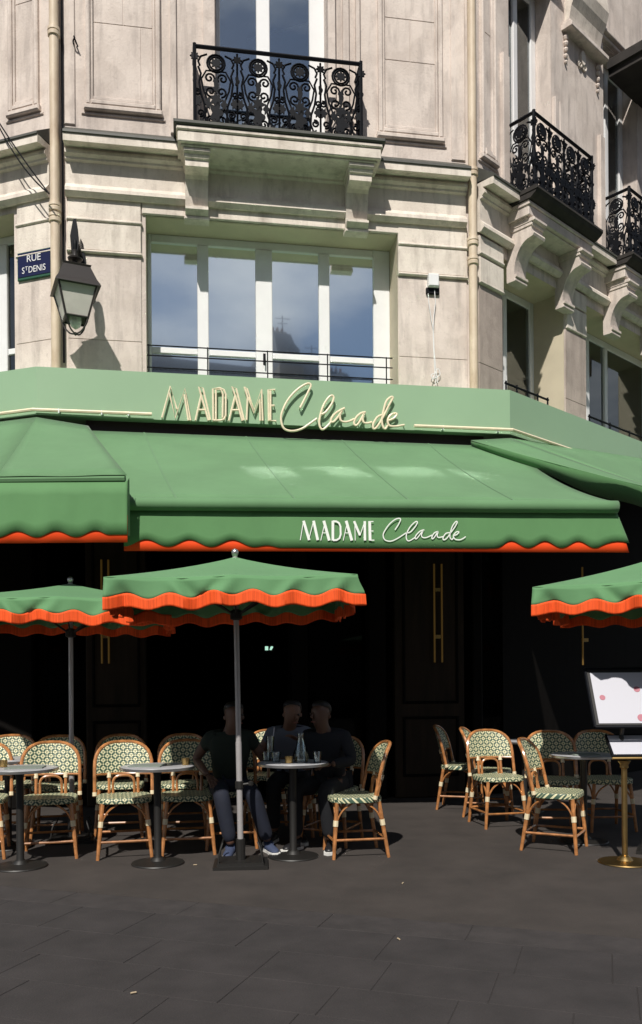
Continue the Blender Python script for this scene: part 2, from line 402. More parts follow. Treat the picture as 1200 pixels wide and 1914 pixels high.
def slab(p, du, dv, m, name):     # p corner on border side; du along the border, dv towards the camera
    mb = MB(); g_ = 0.0018; h = random.uniform(-0.0008, 0.0004); b = 0.0025
    q = [p+bd*g_+bn*g_, p+bd*(du-g_)+bn*g_, p+bd*(du-g_)+bn*(dv-g_), p+bd*g_+bn*(dv-g_)]
    c = sum(q, Vector())/4
    lo = [Vector((v.x, v.y, -0.034)) for v in q]; mi_ = [Vector((v.x, v.y, h-b)) for v in q]
    ti = random.uniform(-0.0008, 0.0008)
    hi = [v + (c-v).normalized()*b*1.2 + Vector((0, 0, h+ti*(1 if i < 2 else -1))) for i, v in enumerate(q)]
    vs = lo+mi_+hi; fs = [(11, 10, 9, 8)]
    for i in range(4):
        j = (i+1) % 4; fs += [(i, 4+i, 4+j, j), (4+i, 8+i, 8+j, 4+j)]
    mb.add(vs, fs)
    return mb.build(name, m, pav)
x = -1.6
while x < bl+1.2:
    d = random.uniform(0.75, 1.05); slab(e0+bd*x, d, 0.30, KERB, 'border_stone'); x += d
row = 0.30; r = 0
while row < 3.4:
    dv = random.choice((0.34, 0.40, 0.45)); x = -1.6-random.random()*0.6
    while x < bl+0.6:
        d = random.uniform(0.42, 0.75)
        p = e0+bd*x+bn*row
        if (p+bd*d*0.5).y > 1.6: slab(p, d, dv, SLAB, 'paving_slab')
        x += d
    row += dv
MB_far = MB(); MB_far.quad(e0+bn*row-bd*14+Vector((0, 0, -0.012)), e1+bn*row+bd*14+Vector((0, 0, -0.012)), Vector((60, -60, -0.012)), Vector((-60, -60, -0.012)))
tag(MB_far.build('road', ASPHALT), kind='structure')

# ------------------------------------------------------------------ the corner building
WL = Vector((-2.934, 9.722, 0)); WR = Vector((1.906, 10.50, 0))
AC = math.atan2(WR.y-WL.y, WR.x-WL.x); LC = (WR-WL).length
FC = Facet(WL, AC); FR = Facet(WR, rad(43)); FL = Facet(WL, rad(-18.5))
mL = (FL.n+FC.n)/(1+FL.n.dot(FC.n)); mR = (FC.n+FR.n)/(1+FC.n.dot(FR.n))
ZB, ZT = 4.0, 13.2
LS, RE = -5.0, 10.0                       # far ends of the side facets
bld = empty('corner_building', (-0.5, 10.1, 0), 0, 'pale limestone corner building with moulded storeys above the green cafe front', 'building')
B = lambda mb, name, m, parent=bld, **k: mb.build(name, m, parent, **k)
BE = lambda mb, name, m, parent=bld, **k: mb.each(name, m, parent, **k)

def wall(f, s0, s1, holes, name, m=STONE):
    mb = MB()
    ss = sorted({s0, s1, *[h[0] for h in holes], *[h[1] for h in holes]}); zs = sorted({ZB, ZT, *[h[2] for h in holes], *[h[3] for h in holes]})
    for i in range(len(ss)-1):
        for j in range(len(zs)-1):
            cs, cz = (ss[i]+ss[i+1])/2, (zs[j]+zs[j+1])/2
            if any(h[0] < cs < h[1] and h[2] < cz < h[3] for h in holes): continue
            mb.quad(f.P(ss[i], zs[j]), f.P(ss[i+1], zs[j]), f.P(ss[i+1], zs[j+1]), f.P(ss[i], zs[j+1]))
    o = B(mb, name, m)
    for h in holes:
        a, b, c, d = h[:4]; dep = h[4] if len(h) > 4 else 0.4; rm = h[5] if len(h) > 5 else m
        r_ = MB()
        r_.fbox(f, a-0.02, a, c-0.02, d+0.02, -dep-0.05, -0.003); r_.fbox(f, b, b+0.02, c-0.02, d+0.02, -dep-0.05, -0.003)
        r_.fbox(f, a, b, d, d+0.02, -dep-0.05, -0.003); r_.fbox(f, a, b, c-0.02, c, -dep-0.05, -0.003)
        BE(r_, 'window_reveal', rm)
    return o

# --- window openings (s0, s1, z0, z1, depth)
hC1 = (FC.s(273, 550), FC.s(744, 600), 4.15, FC.z(273, 402), 0.42, CREAM)
hC2 = (FC.s(404, 40), FC.s(612, 60), FC.z(510, 262), 10.6, 0.22, STONE)
hL1 = (FL.s(-150, 500), FL.s(27, 500), 4.15, FL.z(27, 398), 0.42, CREAM)
hR1 = (FR.s(939, 640), FR.s(1054, 640), 4.15, FR.z(939, 482), 0.50, CREAM)
hR2 = (FR.s(1095, 640), FR.s(1262, 640), 4.15, hR1[3], 0.50, CREAM)
hR1 = (hR1[0], hR1[1], 4.15, hR1[3], 0.50, CREAM)
zU = FR.z(1020, 330)
zUt = FR.z(1187, 152)+.10
hU1 = (FR.s(951, 150), FR.s(1030, 150), zU, zUt, 0.26, STONE)
hU2 = (FR.s(1128, 250), FR.s(1215, 300), zU, hU1[3]-0.02, 0.26, STONE)
hU2 = (hU2[0], hU2[0]+(hU1[1]-hU1[0])*1.05, zU, hU1[3], 0.26, STONE)
wall(FC, 0, LC, [hC1, hC2], 'wall'); wall(FR, 0, RE, [hR1, hR2, hU1, hU2], 'wall'); wall(FL, LS, 0, [hL1], 'wall')
mb = MB(); pl, pr = FL.P(LS, 0), FR.P(RE, 0)
mb.prism([Vector((p.x, p.y, ZT)) for p in (pl, WL, WR, pr, Vector((pr.x-2, pr.y+6, 0)), Vector((pl.x+2, pl.y+12, 0)))], (0, 0, 0.3))
B(mb, 'roof', LEAD)

# --- moulded courses swept round all three facets
def course(prof, name, m):
    """one straight run on each facet, its ends closed, leaving the corners behind the drain pipes plain"""
    for f, a, b in ((FL, LS, -.10), (FC, .075, LC-.11), (FR, .07, RE)):
        mb = MB(); P0 = [f.P(a, z, d) for d, z in prof]; P1 = [f.P(b, z, d) for d, z in prof]; n = len(prof)
        lo, hi = min(z for d, z in prof), max(z for d, z in prof)
        for i in range(n-1): mb.quad(P0[i], P1[i], P1[i+1], P0[i+1])
        mb.add([f.P(a, prof[0][1], -.01)]+P0+[f.P(a, prof[-1][1], -.01)], [tuple(range(n+2))[::-1]]); mb.add([f.P(b, prof[0][1], -.01)]+P1+[f.P(b, prof[-1][1], -.01)], [tuple(range(n+2))])
        B(mb, name, m)
zc = lambda y, d=0.0: FC.z(112, y, d)
course([(0.0, zc(236)), (0.265, zc(240, .26)), (0.272, zc(245, .26)), (0.262, zc(246, .26)), (0.0, zc(247, .2))][::-1], 'lead_flashing', LEAD)
prof = [(0.255, zc(246, .25)), (0.255, zc(261, .25)), (0.24, zc(262, .24)), (0.20, zc(265, .2)), (0.10, zc(268, .15)), (0.10, zc(275, .1)), (0.125, zc(278, .12)), (0.125, zc(283, .12)), (0.085, zc(289, .1)), (0.085, zc(296, .07)),
        (0.05, zc(300, .05)), (0.05, zc(341, .05)), (0.075, zc(344, .07)), (0.105, zc(347, .1)), (0.11, zc(354, .1)), (0.09, zc(357, .1)), (0.065, zc(363, .08)), (0.03, zc(366, .04)), (0.0, zc(367))]
course(prof[::-1], 'cornice', STONE_PALE)

# --- raised stone blocks under the cornice, one object each
def blk(f, s0, s1, z0, z1, d0=-0.02, d1=0.03, m=STONE_PALE, b=0.008, name='stone_block'):
    mb = MB(); mb.fbevel(f, s0, s1, z0, z1, d0, d1, b); return B(mb, name, m)
zr = [(zc(408), zc(369)), (zc(466), zc(412))]
sA = 0.09; sB = hC1[0]-0.05; sC = hC1[1]+0.0; sD = LC-0.09
for (a, b) in zr:
    blk(FC, sA, sB, a, b, d1=0.035); blk(FC, sC, sD, a, b, d1=0.035)
    blk(FL, hL1[1]+0.06, -0.09, a, b, d1=0.035)
    blk(FR, 0.09, hR1[0]-0.005, a-0.03, b-0.03, d1=0.035); 
    blk(FR, hR1[1]+0.03, hR2[0]-0.03, a-0.03, b-0.03, d1=0.035)
mb = MB()
for f, s0, s1 in ((FC, sA-0.01, sB+0.012), (FC, sC, sD+0.01), (FL, hL1[1]+0.05, -0.08), (FR, 0.08, hR1[0]-0.005)):
    mb.fbevel(f, s0, s1, zc(412)-0.004, zc(408)+0.004, -0.02, 0.055, 0.01); mb.fbevel(f, s0, s1, zc(471), zc(466)-0.002, -0.02, 0.05, 0.01)
BE(mb, 'block_fillet', STONE_PALE)
# big plain stones of the piers beside the window
zb0, zb1, zb2 = 4.3, zc(632), zc(472)
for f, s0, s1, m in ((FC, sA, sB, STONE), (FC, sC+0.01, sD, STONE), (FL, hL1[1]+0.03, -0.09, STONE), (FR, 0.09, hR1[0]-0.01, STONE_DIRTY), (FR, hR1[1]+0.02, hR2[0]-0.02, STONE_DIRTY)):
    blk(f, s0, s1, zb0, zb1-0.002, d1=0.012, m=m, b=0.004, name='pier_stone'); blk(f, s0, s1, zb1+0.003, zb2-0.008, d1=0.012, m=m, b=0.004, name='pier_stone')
# lintel course right above the main window
mb = MB(); mb.fbevel(FC, hC1[0]-0.04, hC1[1]+0.03, hC1[3], zc(367), -0.02, 0.03, 0.008); B(mb, 'lintel', STONE_PALE)

# --- sunk panels on the upper storey: frame, slanting sill, stones inside
def panel(f, x0, x1, ytop, ybot, cuts, d=0.05, yref=100):
    s0, s1 = f.s(x0, yref), f.s(x1, yref); z0 = f.z((x0+x1)/2, ybot); z1 = ytop
    mb = MB(); w_ = 0.055
    mb.fbevel(f, s0, s0+w_, z0, z1, -0.01, d, 0.014); mb.fbevel(f, s1-w_, s1, z0, z1, -0.01, d, 0.014)
    mb.fbevel(f, s0+w_+0.001, s0+w_+0.03, z0+0.05, z1, -0.01, d*0.55, 0.01); mb.fbevel(f, s1-w_-0.03, s1-w_-0.001, z0+0.05, z1, -0.01, d*0.55, 0.01)
    BE(mb, 'panel_moulding', STONE)
    mb = MB()
    mb.fbevel(f, s0-0.02, s1+0.02, z0-0.06, z0-0.001, -0.01, d+0.012, 0.012); mb.fbevel(f, s0+w_+0.001, s1-w_-0.001, z0, z0+0.06, -0.01, d+0.005, 0.014)
    mb.fbevel(f, s0+w_+0.03, s1-w_-0.03, z0+0.061, z0+0.11, -0.01, d*0.6, 0.01)
    mb.fbevel(f, s0-0.05, s1+0.05, z0-0.10, z0-0.075, -0.01, 0.018, 0.006)
    B(mb, 'panel_sill', STONE)
    for (a, b, c, e) in cuts:
        blk(f, s0+w_+0.034+(s1-s0-2*w_-0.068)*a, s0+w_+0.034+(s1-s0-2*w_-0.068)*b, z0+0.113+(z1-z0-0.113)*c, z0+0.113+(z1-z0-0.113)*e, d1=0.006, m=STONE, b=0.003, name='stone_block')
def cut(rows):     # rows: (c, e, [splits])
    out_ = []
    for c, e, sp in rows:
        xs = [0]+sp+[1]
        for i in range(len(xs)-1): out_.append((xs[i]+0.004, xs[i+1]-0.004, c+0.0015, e-0.0015))
    return out_
zTop = 10.9
panel(FC, 160, 300, zTop, 205, cut([(0, .30, [.80]), (.30, .62, [.5]), (.62, 1, [.7])]))
panel(FC, 706, 826, zTop, 256, cut([(0, .28, []), (.28, .46, [.5]), (.46, .7, []), (.7, 1, [.4])]), yref=130)
panel(FL, 18, 74, zTop, 207, cut([(0, .4, []), (.4, 1, [])]))
panel(FR, 897, 925, zTop, 297, cut([(0, .5, []), (.5, 1, [])]), yref=200)
# flat strips beside the upper window and at the corners
mb = MB()
for x0, x1, d in ((612, 626, .06), (640, 652, .04), (664, 672, .05), (842, 868, .02), (120, 140, .02), (318, 330, .03), (380, 402, .05)):
    mb.fbevel(FC, FC.s(x0, 100), FC.s(x1, 100), zc(232)+0.0, 10.9, -0.01, d, 0.008)
for x0, x1, d in ((935, 947, .05), (1032, 1040, .05), (1043, 1052, .03), (1116, 1125, .05)):
    mb.fbevel(FR, FR.s(x0, 150), FR.s(x1, 150), zc(232), 9.35, -0.01, d, 0.008)
BE(mb, 'pilaster_strip', STONE)

# --- windows
def win_root(f, s, z, name='window'):
    return empty(name, f.P(s, z, -0.3)-bld.location, parent=bld)
def bar(mb, f, s0, s1, z0, z1, d0, d1): mb.fbevel(f, s0, s1, z0, z1, d0, d1, 0.008)
def leaf_window(f, h, leaves, zrail=None, glass=GLASS, blind=False, rail=True, fd=None, posts=None):
    """leaves: list of (s0, s1) glass columns"""
    a, b, c, d, dep = h[:5]; wr = win_root(f, (a+b)/2, c); df = -dep+0.02 if fd is None else fd
    fr = MB()
    bar(fr, f, a+0.001, leaves[0][0], c, d-0.001, df-0.06, df)
    bar(fr, f, leaves[-1][1], b-0.001, c, d-0.001, df-0.06, df)
    zt = d-0.10; bar(fr, f, leaves[0][0]+0.001, leaves[-1][1]-0.001, zt, d-0.002, df-0.06, df-0.002)
    for i in range(len(leaves)-1): bar(fr, f, leaves[i][1], leaves[i+1][0], c, zt-0.001, df-0.06, df+0.008)
    fr.build('frame', WHITE, wr)
    if zrail:
        q = MB()
        for s0, s1 in leaves: bar(q, f, s0+0.001, s1-0.001, zrail-0.075, zrail, df-0.05, df-0.004)
        q.each('transom', WHITE, wr)
    for s0, s1 in leaves:
        cells = [(c, zt)] if not zrail else [(c, zrail-0.076), (zrail+0.001, zt)]
        for z0, z1 in cells:
            p = MB(); t = random.uniform(-0.004, 0.004)
            p.fbox(f, s0+0.001, s1-0.001, z0, z1-0.001, df-0.036, df-0.028); p.build('pane', glass, wr)
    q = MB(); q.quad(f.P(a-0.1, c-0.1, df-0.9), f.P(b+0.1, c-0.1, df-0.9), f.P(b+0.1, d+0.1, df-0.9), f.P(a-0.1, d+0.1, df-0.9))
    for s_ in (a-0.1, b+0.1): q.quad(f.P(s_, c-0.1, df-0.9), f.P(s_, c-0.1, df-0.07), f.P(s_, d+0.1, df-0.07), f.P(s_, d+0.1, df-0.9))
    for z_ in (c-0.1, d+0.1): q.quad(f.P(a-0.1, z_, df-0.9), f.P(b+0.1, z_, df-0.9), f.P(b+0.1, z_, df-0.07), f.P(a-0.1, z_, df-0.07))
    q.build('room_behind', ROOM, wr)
    if blind:
        for s0, s1 in leaves:
            q = MB(); rows = []
            for zz in (c, (c+d)/2, zt): rows.append([f.P(s0+(s1-s0)*k/6, zz, df-0.075-0.006*math.sin(k*2.4)) for k in range(7)])
            q.grid(rows); q.build('blind', BLIND, wr, solid=0.004)
    return wr
dC = -0.40
sx_ = lambda px: FC.s(px, 560, dC)
lv = [(sx_(283), sx_(369)), (sx_(390), sx_(478)), (sx_(509), sx_(596)), (sx_(616), sx_(698))]
wC = leaf_window(FC, hC1, lv, zrail=FC.z(500, 662, dC)+0.02, glass=GLASS, fd=dC)
# slim guard rail across the opening
gr = MB()
za, zb_ = FC.z(278, 645, -.05), FC.z(278, 664, -.05)
for zz in (za, zb_, zb_-0.14): gr.tube([FC.P(hC1[0]+0.005, zz, -0.05), FC.P(hC1[1]-0.06, zz, -0.05)], 0.008, 5)
for px in (278, 388, 500, 612, 722):
    s_ = FC.s(px, 650, -0.05); gr.tube([FC.P(s_, 4.2, -0.05), FC.P(s_, za+0.01, -0.05)], 0.008, 5)
gr.build('guard_rail', IRON, wC)
mb = MB(); s_ = FC.s(494, 660, dC); z_ = FC.z(494, 672, dC)
mb.fbevel(FC, s_-.016, s_+.016, z_-.07, z_+.07, dC+.006, dC+.016, .004); mb.tube([FC.P(s_, z_+.03, dC+.012), FC.P(s_, z_+.03, dC+.05), FC.P(s_, z_-.09, dC+.05)], .009, 6); mb.build('handle', IRON, wC)
dU = -0.20; su_ = lambda px: FC.s(px, 60, dU)
wU = leaf_window(FC, hC2, [(su_(411), su_(479)), (su_(504), su_(578))], glass=GLASS_HI, fd=dU)
q = MB(); q.tube([FC.P(FC.s(462, 75, -.5), FC.z(462, 75, -.5), -.5), FC.P(FC.s(577, 43, -.5), FC.z(577, 43, -.5), -.5)], 0.012, 6); q.build('glint_rod', WHITE, wU)  # pale rod added behind the glass, standing in for a reflected glint
q = MB(); q.tube([FC.P(FC.s(520, 62, -.5), FC.z(520, 62, -.5)-1.0, -.52), FC.P(FC.s(545, 43, -.5), FC.z(545, 43, -.5)-0.85, -.5)], 0.012, 6); q.build('glint_rod', WHITE, wU)  # second added rod, part of the same imitated reflection
a, b = hL1[0], hL1[1]
leaf_window(FL, hL1, [(a+0.10, a+0.42), (b-0.42, b-0.12)], zrail=FL.z(15, 652, -.4), glass=GLASS_R)
a, b = hR1[0], hR1[1]; wd = b-a
leaf_window(FR, hR1, [(a+0.10, a+wd*0.29), (a+wd*0.29+0.10, a+wd*0.5-0.03), (a+wd*0.5+0.06, b-0.10)], glass=GLASS_R, blind=True)
a, b = hR2[0], hR2[1]; wd = b-a
leaf_window(FR, hR2, [(a+0.10, a+wd*0.29), (a+wd*0.29+0.10, a+wd*0.5-0.03), (a+wd*0.5+0.06, b-0.10)], glass=GLASS_R, blind=True)
for h in (hR1, hR2):
    gr = MB(); za = FR.z(942, 714, 0.04)
    gr.tube([FR.P(h[0]+0.01, za, 0.03), FR.P(h[1]-0.45, za, 0.03)], 0.014, 6); gr.tube([FR.P(h[0]+0.01, za-0.16, 0.03), FR.P(h[1]-0.45, za-0.16, 0.03)], 0.01, 6)
    for k in range(5):
        s_ = h[0]+0.03+(h[1]-h[0]-0.5)*k/4; gr.tube([FR.P(s_, 4.3, 0.03), FR.P(s_, za+0.03, 0.03)], 0.012, 6)
    B(gr, 'window_guard_rail', IRON)
for h in (hU1, hU2):
    a, b = h[0], h[1]; m_ = (a+b)/2
    leaf_window(FR, h, [(a+0.08, m_-0.05), (m_+0.05, b-0.12)], glass=GLASS_R, blind=False)

# --- balconies
def spiral(c, r0, r1, a0, turns, n=14, sgn=1):
    return [(c[0]+(r0+(r1-r0)*k/n)*math.cos(a0+sgn*2*PI*turns*k/n), c[1]+(r0+(r1-r0)*k/n)*math.sin(a0+sgn*2*PI*turns*k/n)) for k in range(n+1)]
def scroll_module(mb, T, wd, ht):
    """one repeat of the ironwork; T(x, z) -> world point on the rail plane, x in 0..wd around its middle"""
    r = 0.0125
    def line(p, rr=r): mb.tube([T(*q) for q in p], rr, 4, caps=False)
    def plate(c, rx, rz, k=8, wob=0.25):
        rx *= 1.25; rz *= 1.15
        pts = [T(c[0]+rx*(1+wob*math.cos(k*t*PI/16*1.0))*math.cos(t*PI/16), c[1]+rz*(1+wob*math.cos(k*t*PI/16))*math.sin(t*PI/16)) for t in range(0, 32)]
        mb.prism(pts, TN*0.016)
    TN = T.n
    k = ht/0.95
    ring = lambda cx, cz, rr: line([(cx+rr*math.cos(t*PI/8), cz+rr*math.sin(t*PI/8)) for t in range(17)])
    ring(0, .79*k, .10); ring(0, .79*k, .075); plate((0, .79*k), .043, .043)
    for sg in (-1, 1):
        line(spiral((sg*.075, .615*k), .012, .062, PI/2, 1.35, 14, sg)); line(spiral((sg*.06, .46*k), .06, .012, -PI/2, 1.2, 12, sg))
        line([(sg*x_, z_*k) for x_, z_ in ((.005, .70), (.11, .70), (.165, .60), (.145, .48), (.10, .36), (.105, .24), (.15, .12), (.16, .03))], 0.011)
        line([(sg*x_, z_*k) for x_, z_ in ((.20, .74), (.17, .66), (.19, .56), (.17, .42), (.13, .30), (.12, .15), (.10, .03))])
        line(spiral((sg*.175, .20*k), .012, .045, 0, 1.3, 12, sg)); line(spiral((sg*.06, .13*k), .01, .05, PI/2, 1.3, 12, -sg))
        plate((sg*.205, .33*k), .028, .045, 6); plate((sg*.09, .31*k), .025, .05, 6); plate((sg*wd*.5, .85*k), .035, .035)
        plate((sg*.165, .07*k), .03, .04, 6); plate((sg*wd*.5, .60*k), .018, .05, 5)
        line(spiral((sg*(wd/2-.03), .44*k), .01, .04, 0, 1.3, 10, -sg))
        line([(sg*.10, .89*k), (sg*.17, .86*k), (sg*.20, .80*k), (sg*.18, .75*k)])
    plate((0, .53*k), .022, .075, 5, .15); plate((0, .36*k), .045, .06, 7); plate((0, .21*k), .05, .09, 5, .3); plate((0, .07*k), .05, .05, 6)
    for sg in (-1, 1): line([(sg*wd/2, .02), (sg*wd/2, ht-.02)], 0.012)
class RailT:
    def __init__(self, f, s0, z0, d, side=0): self.f, self.s0, self.z0, self.d, self.side = f, s0, z0, d, side; self.n = f.n if not side else f.u*side
    def __call__(self, x, z): return self.f.P(self.s0+x, self.z0+z, self.d) if not self.side else self.f.P(self.s0, self.z0+z, self.d+x)
def balcony(f, s0, s1, zf, dr, ht, mods, bw=0.26, sink=0.2, brackets=None, ov=0.11, os_=0.11, capt=0.05, sm=None, bh=0.62, prof=0):
    """zf: top of the slab; dr: distance of the railing from the wall"""
    root = empty('balcony', f.P((s0+s1)/2, zf, 0)-bld.location, parent=bld)
    mb = MB(); d1 = dr+ov
    sm = sm or STONE_PALE
    for (z0, z1, dd, ee) in ((zf-0.05, zf, d1, 0.0),):
        mb.fbevel(f, s0-os_, s1+os_, z0, z1, -0.01, dd, 0.012)
    if capt > .05: mb.prism([f.P(s0-os_+.01, zf-.051+z_, d_) for d_, z_ in ((-.01, 0), (d1-.01, 0), (d1-.03, -.03), (d1-.10, -.075), (-.01, -.075))][::-1], f.u*(s1-s0+2*os_-.02))
    mb.build('slab_cap', LEAD if capt <= .05 else DARK_STONE, root)  # thick right-hand caps: dirt-stained, near-black edge
    zf0 = zf; zf = zf-(capt-.05)
    mb = MB(); mb.fbevel(f, s0-os_+0.03, s1+os_-0.03, zf-0.10, zf-0.052, -0.01, d1-0.025-(capt-.05)*1.3, 0.01); mb.fbevel(f, s0-os_+0.045, s1+os_-0.045, zf-0.22, zf-0.101, -0.01, d1-0.045-(capt-.05)*1.3, 0.008)
    mb.fbevel(f, s0-os_+0.08, s1+os_-0.08, zf-0.245, zf-0.2205, -0.01, d1-0.09-(capt-.05)*1.3, 0.008)
    mb.build('slab', sm, root)
    zs = zf-0.246; zf = zf0
    for sb in (brackets or (s0+0.02, s1-0.02-bw)):
        # console: side profile (d, z) swept across its width
        D = d1-0.12
        pr_ = [(-.02, 0)]+[(D*x_, -z_) for x_, z_ in ((1.0, 0), (1.0, .045), (.93, .05), (.93, .085), (.86, .10), (.86, .16))]
        H_ = bh
        pr_ += [(D*x_, -z_*H_) for x_, z_ in ((.90, .29), (.92, .34), (.86, .385), (.76, .40), (.62, .44), (.50, .52), (.42, .63), (.385, .74), (.40, .82), (.46, .86), (.46, .91), (.38, .945), (.22, .96), (.20, 1.0))]+[(-.02, -1.0*H_)]
        if prof == 1:
            pr_ = [(-.02, 0)]+[(D*x_, -z_) for x_, z_ in ((1.0, 0), (1.0, .05), (.94, .055), (.94, .09), (.88, .10), (.88, .17))]+[(D*x_, -z_*H_) for x_, z_ in ((.46, .29), (.38, .34), (.34, .50), (.30, .66), (.24, .80), (.22, .88), (.46, .885), (.46, .93), (.30, 1.0))]+[(-.02, -H_)]
        if prof == 2:
            pr_ = [(-.02, 0)]+[(D*x_, -z_) for x_, z_ in ((1.0, 0), (1.0, .05), (.95, .055), (.95, .09), (.90, .10), (.90, .165))]+[(D*x_, -z_*H_) for x_, z_ in ((.97, .25), (1.0, .29), (.97, .335), (.88, .345))]
            pr_ += [(D*(.86-.62*math.sin(k*PI/20)), -H_*(.93-.58*math.cos(k*PI/20))) for k in range(11)]+[(D*x_, -z_*H_) for x_, z_ in ((.34, .94), (.34, .985), (.22, 1.0))]+[(-.02, -H_)]
        poly = [f.P(sb, zs+z_, d_) for d_, z_ in pr_]
        mb = MB(); mb.prism(poly[::-1], f.u*bw); 
        # mouldings that stand proud round its head
        mb.fbevel(f, sb-0.02, sb+bw+0.02, zs-0.045, zs-0.001, -0.01, D+0.02, 0.01); mb.fbevel(f, sb-0.012, sb+bw+0.012, zs-0.085, zs-0.046, -0.01, D*.93+0.012, 0.01)
        mb.fbevel(f, sb-0.012, sb+bw+0.012, zs-H_-0.045, zs-H_-0.001, -0.01, D*.3, 0.01)
        mb.build('bracket', sm, root)
    # railing
    rl = MB(); n = mods; wd = (s1-s0)/n
    for i in range(n): scroll_module(rl, RailT(f, s0+wd*(i+.5), zf+0.03, dr), wd, ht-0.05)
    tag(rl.build('railing_front', IRON, root), kind='stuff')
    for s_, sg in ((s0, -1), (s1, 1)):
        rs = MB(); T = RailT(f, s_, zf+0.03, dr/2, sg)
        scroll_module(rs, T, dr, ht-0.05) if dr > 0.3 else [rs.tube([T(x_, 0), T(x_, ht-.05)], .012, 4) for x_ in (-.1, -.04, .03, .09)]
        tag(rs.build('railing_side', IRON, root), kind='stuff')
    hr = MB()
    c0, c1, c2, c3 = f.P(s0, zf+ht, 0), f.P(s0, zf+ht, dr), f.P(s1, zf+ht, dr), f.P(s1, zf+ht, 0)
    for zz, rr in ((0, 0.022), (-0.075*0+ -ht+0.04, 0.016)):
        v = Vector((0, 0, zz)); hr.tube([c0+v, c1+v], rr, 6); hr.tube([c1+v, c2+v], rr, 6); hr.tube([c2+v, c3+v], rr, 6)
    for c in (c1, c2): hr.tube([c+Vector((0, 0, -ht)), c+Vector((0, 0, 0.03))], 0.022, 6)
    hr.build('hand_rail', IRON, root)
    return root
dr = 0.30
s0, s1 = FC.s(364, 160, dr), FC.s(675, 190, dr); zf = FC.z(364, 236, dr+.1)
bL = FC.s(346, 300, .3); bR = FC.s(652, 320, .3)
balcony(FC, s0, s1, zf, dr, FC.z(364, 86, dr)-zf, 4, brackets=(bL, bR), bh=0.60, os_=.24, prof=1, ov=.22)
drR = 0.40
s0, s1 = FR.s(998, 260, drR), FR.s(1106, 340, drR); zfR = FR.z(1000, 341, drR+.1); htR = FR.z(998, 210, drR)-zfR
s0b = FR.s(1176, 400, drR)
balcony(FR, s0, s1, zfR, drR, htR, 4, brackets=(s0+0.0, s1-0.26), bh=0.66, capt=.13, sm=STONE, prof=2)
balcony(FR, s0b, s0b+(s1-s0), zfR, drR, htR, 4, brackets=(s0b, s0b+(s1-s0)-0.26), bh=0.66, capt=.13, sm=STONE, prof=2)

# --- window heads and the big balcony of the next storey on the right-hand facet
zt = hU1[3]
for h in (hU1, hU2):
    mb = MB(); a, b = h[0], h[1]
    mb.fbevel(FR, a-0.16, b+0.16, zt+0.02, zt+0.07, -0.01, 0.06, 0.012); mb.fbevel(FR, a-0.20, b+0.20, zt+0.071, zt+0.12, -0.01, 0.11, 0.012); mb.fbevel(FR, a-0.13, b+0.13, zt+0.121, zt+0.16, -0.01, 0.08, 0.012)
    BE(mb, 'window_head', STONE)
# pier head: sloping hood with bead garlands either side and a cartouche
pa, pb = hU1[1]+0.30, hU2[0]-0.14
zh = FR.z(1075, 60, 0.1)
mb = MB(); mb.fbevel(FR, pa-0.03, pb+0.03, zh-0.02, zh+0.05, -0.01, 0.16, 0.012); mb.fbevel(FR, pa, pb, zh+0.051, zh+0.11, -0.01, 0.12, 0.012)
B(mb, 'pier_hood', STONE)
mb = MB()
D = 0.30
mb.prism([FR.P(pa+0.06, zh+0.11+z_, d_) for d_, z_ in ((-.02, 0), (.06, 0), (.08, .10), (.11, .22), (.17, .34), (.21, .48), (.18, .70), (-.02, .62))][::-1], FR.u*(pb-pa-0.12)); B(mb, 'console', STONE_PALE)
for s_ in (pa+0.05, pb-0.05):
    for k in range(5):
        mb = MB(); rr = 0.045-0.005*k; c = FR.P(s_, zh-0.09-0.085*k, 0.02)
        mb.lathe([(0.002, -rr), (rr*.7, -rr*.7), (rr, 0), (rr*.7, rr*.7), (0.002, rr)], c, 8); B(mb, 'garland_bead', STONE, smooth=True)
mb = MB(); cx = (pa+pb)/2
mb.prism([FR.P(cx+.06*math.cos(t*PI/8), zh-0.17+.10*math.sin(t*PI/8), 0.045) for t in range(16)], -FR.n*.07)
for sg in (-1, 1): mb.tube([FR.P(cx+sg*x_, zh-0.17+z_, .02) for x_, z_ in spiral((.05, -.10), .01, .06, 0, 1.1, 10)], .014, 5)
B(mb, 'cartouche', STONE_PALE)
# next balcony
zs2 = FR.z(1122, -25, 0.95)+.30
mb = MB(); sa, sb_ = FR.s(1138, 60, 0), RE-0.5
mb.fbevel(FR, sa, sb_, zs2, zs2+0.10, -0.01, 0.95, 0.015); mb.fbevel(FR, sa-0.05, sb_, zs2+0.101, zs2+0.24, -0.01, 1.03, 0.02)
B(mb, 'balcony_slab', DARK_STONE)  # whole slab, underside and front, in one near-black colour

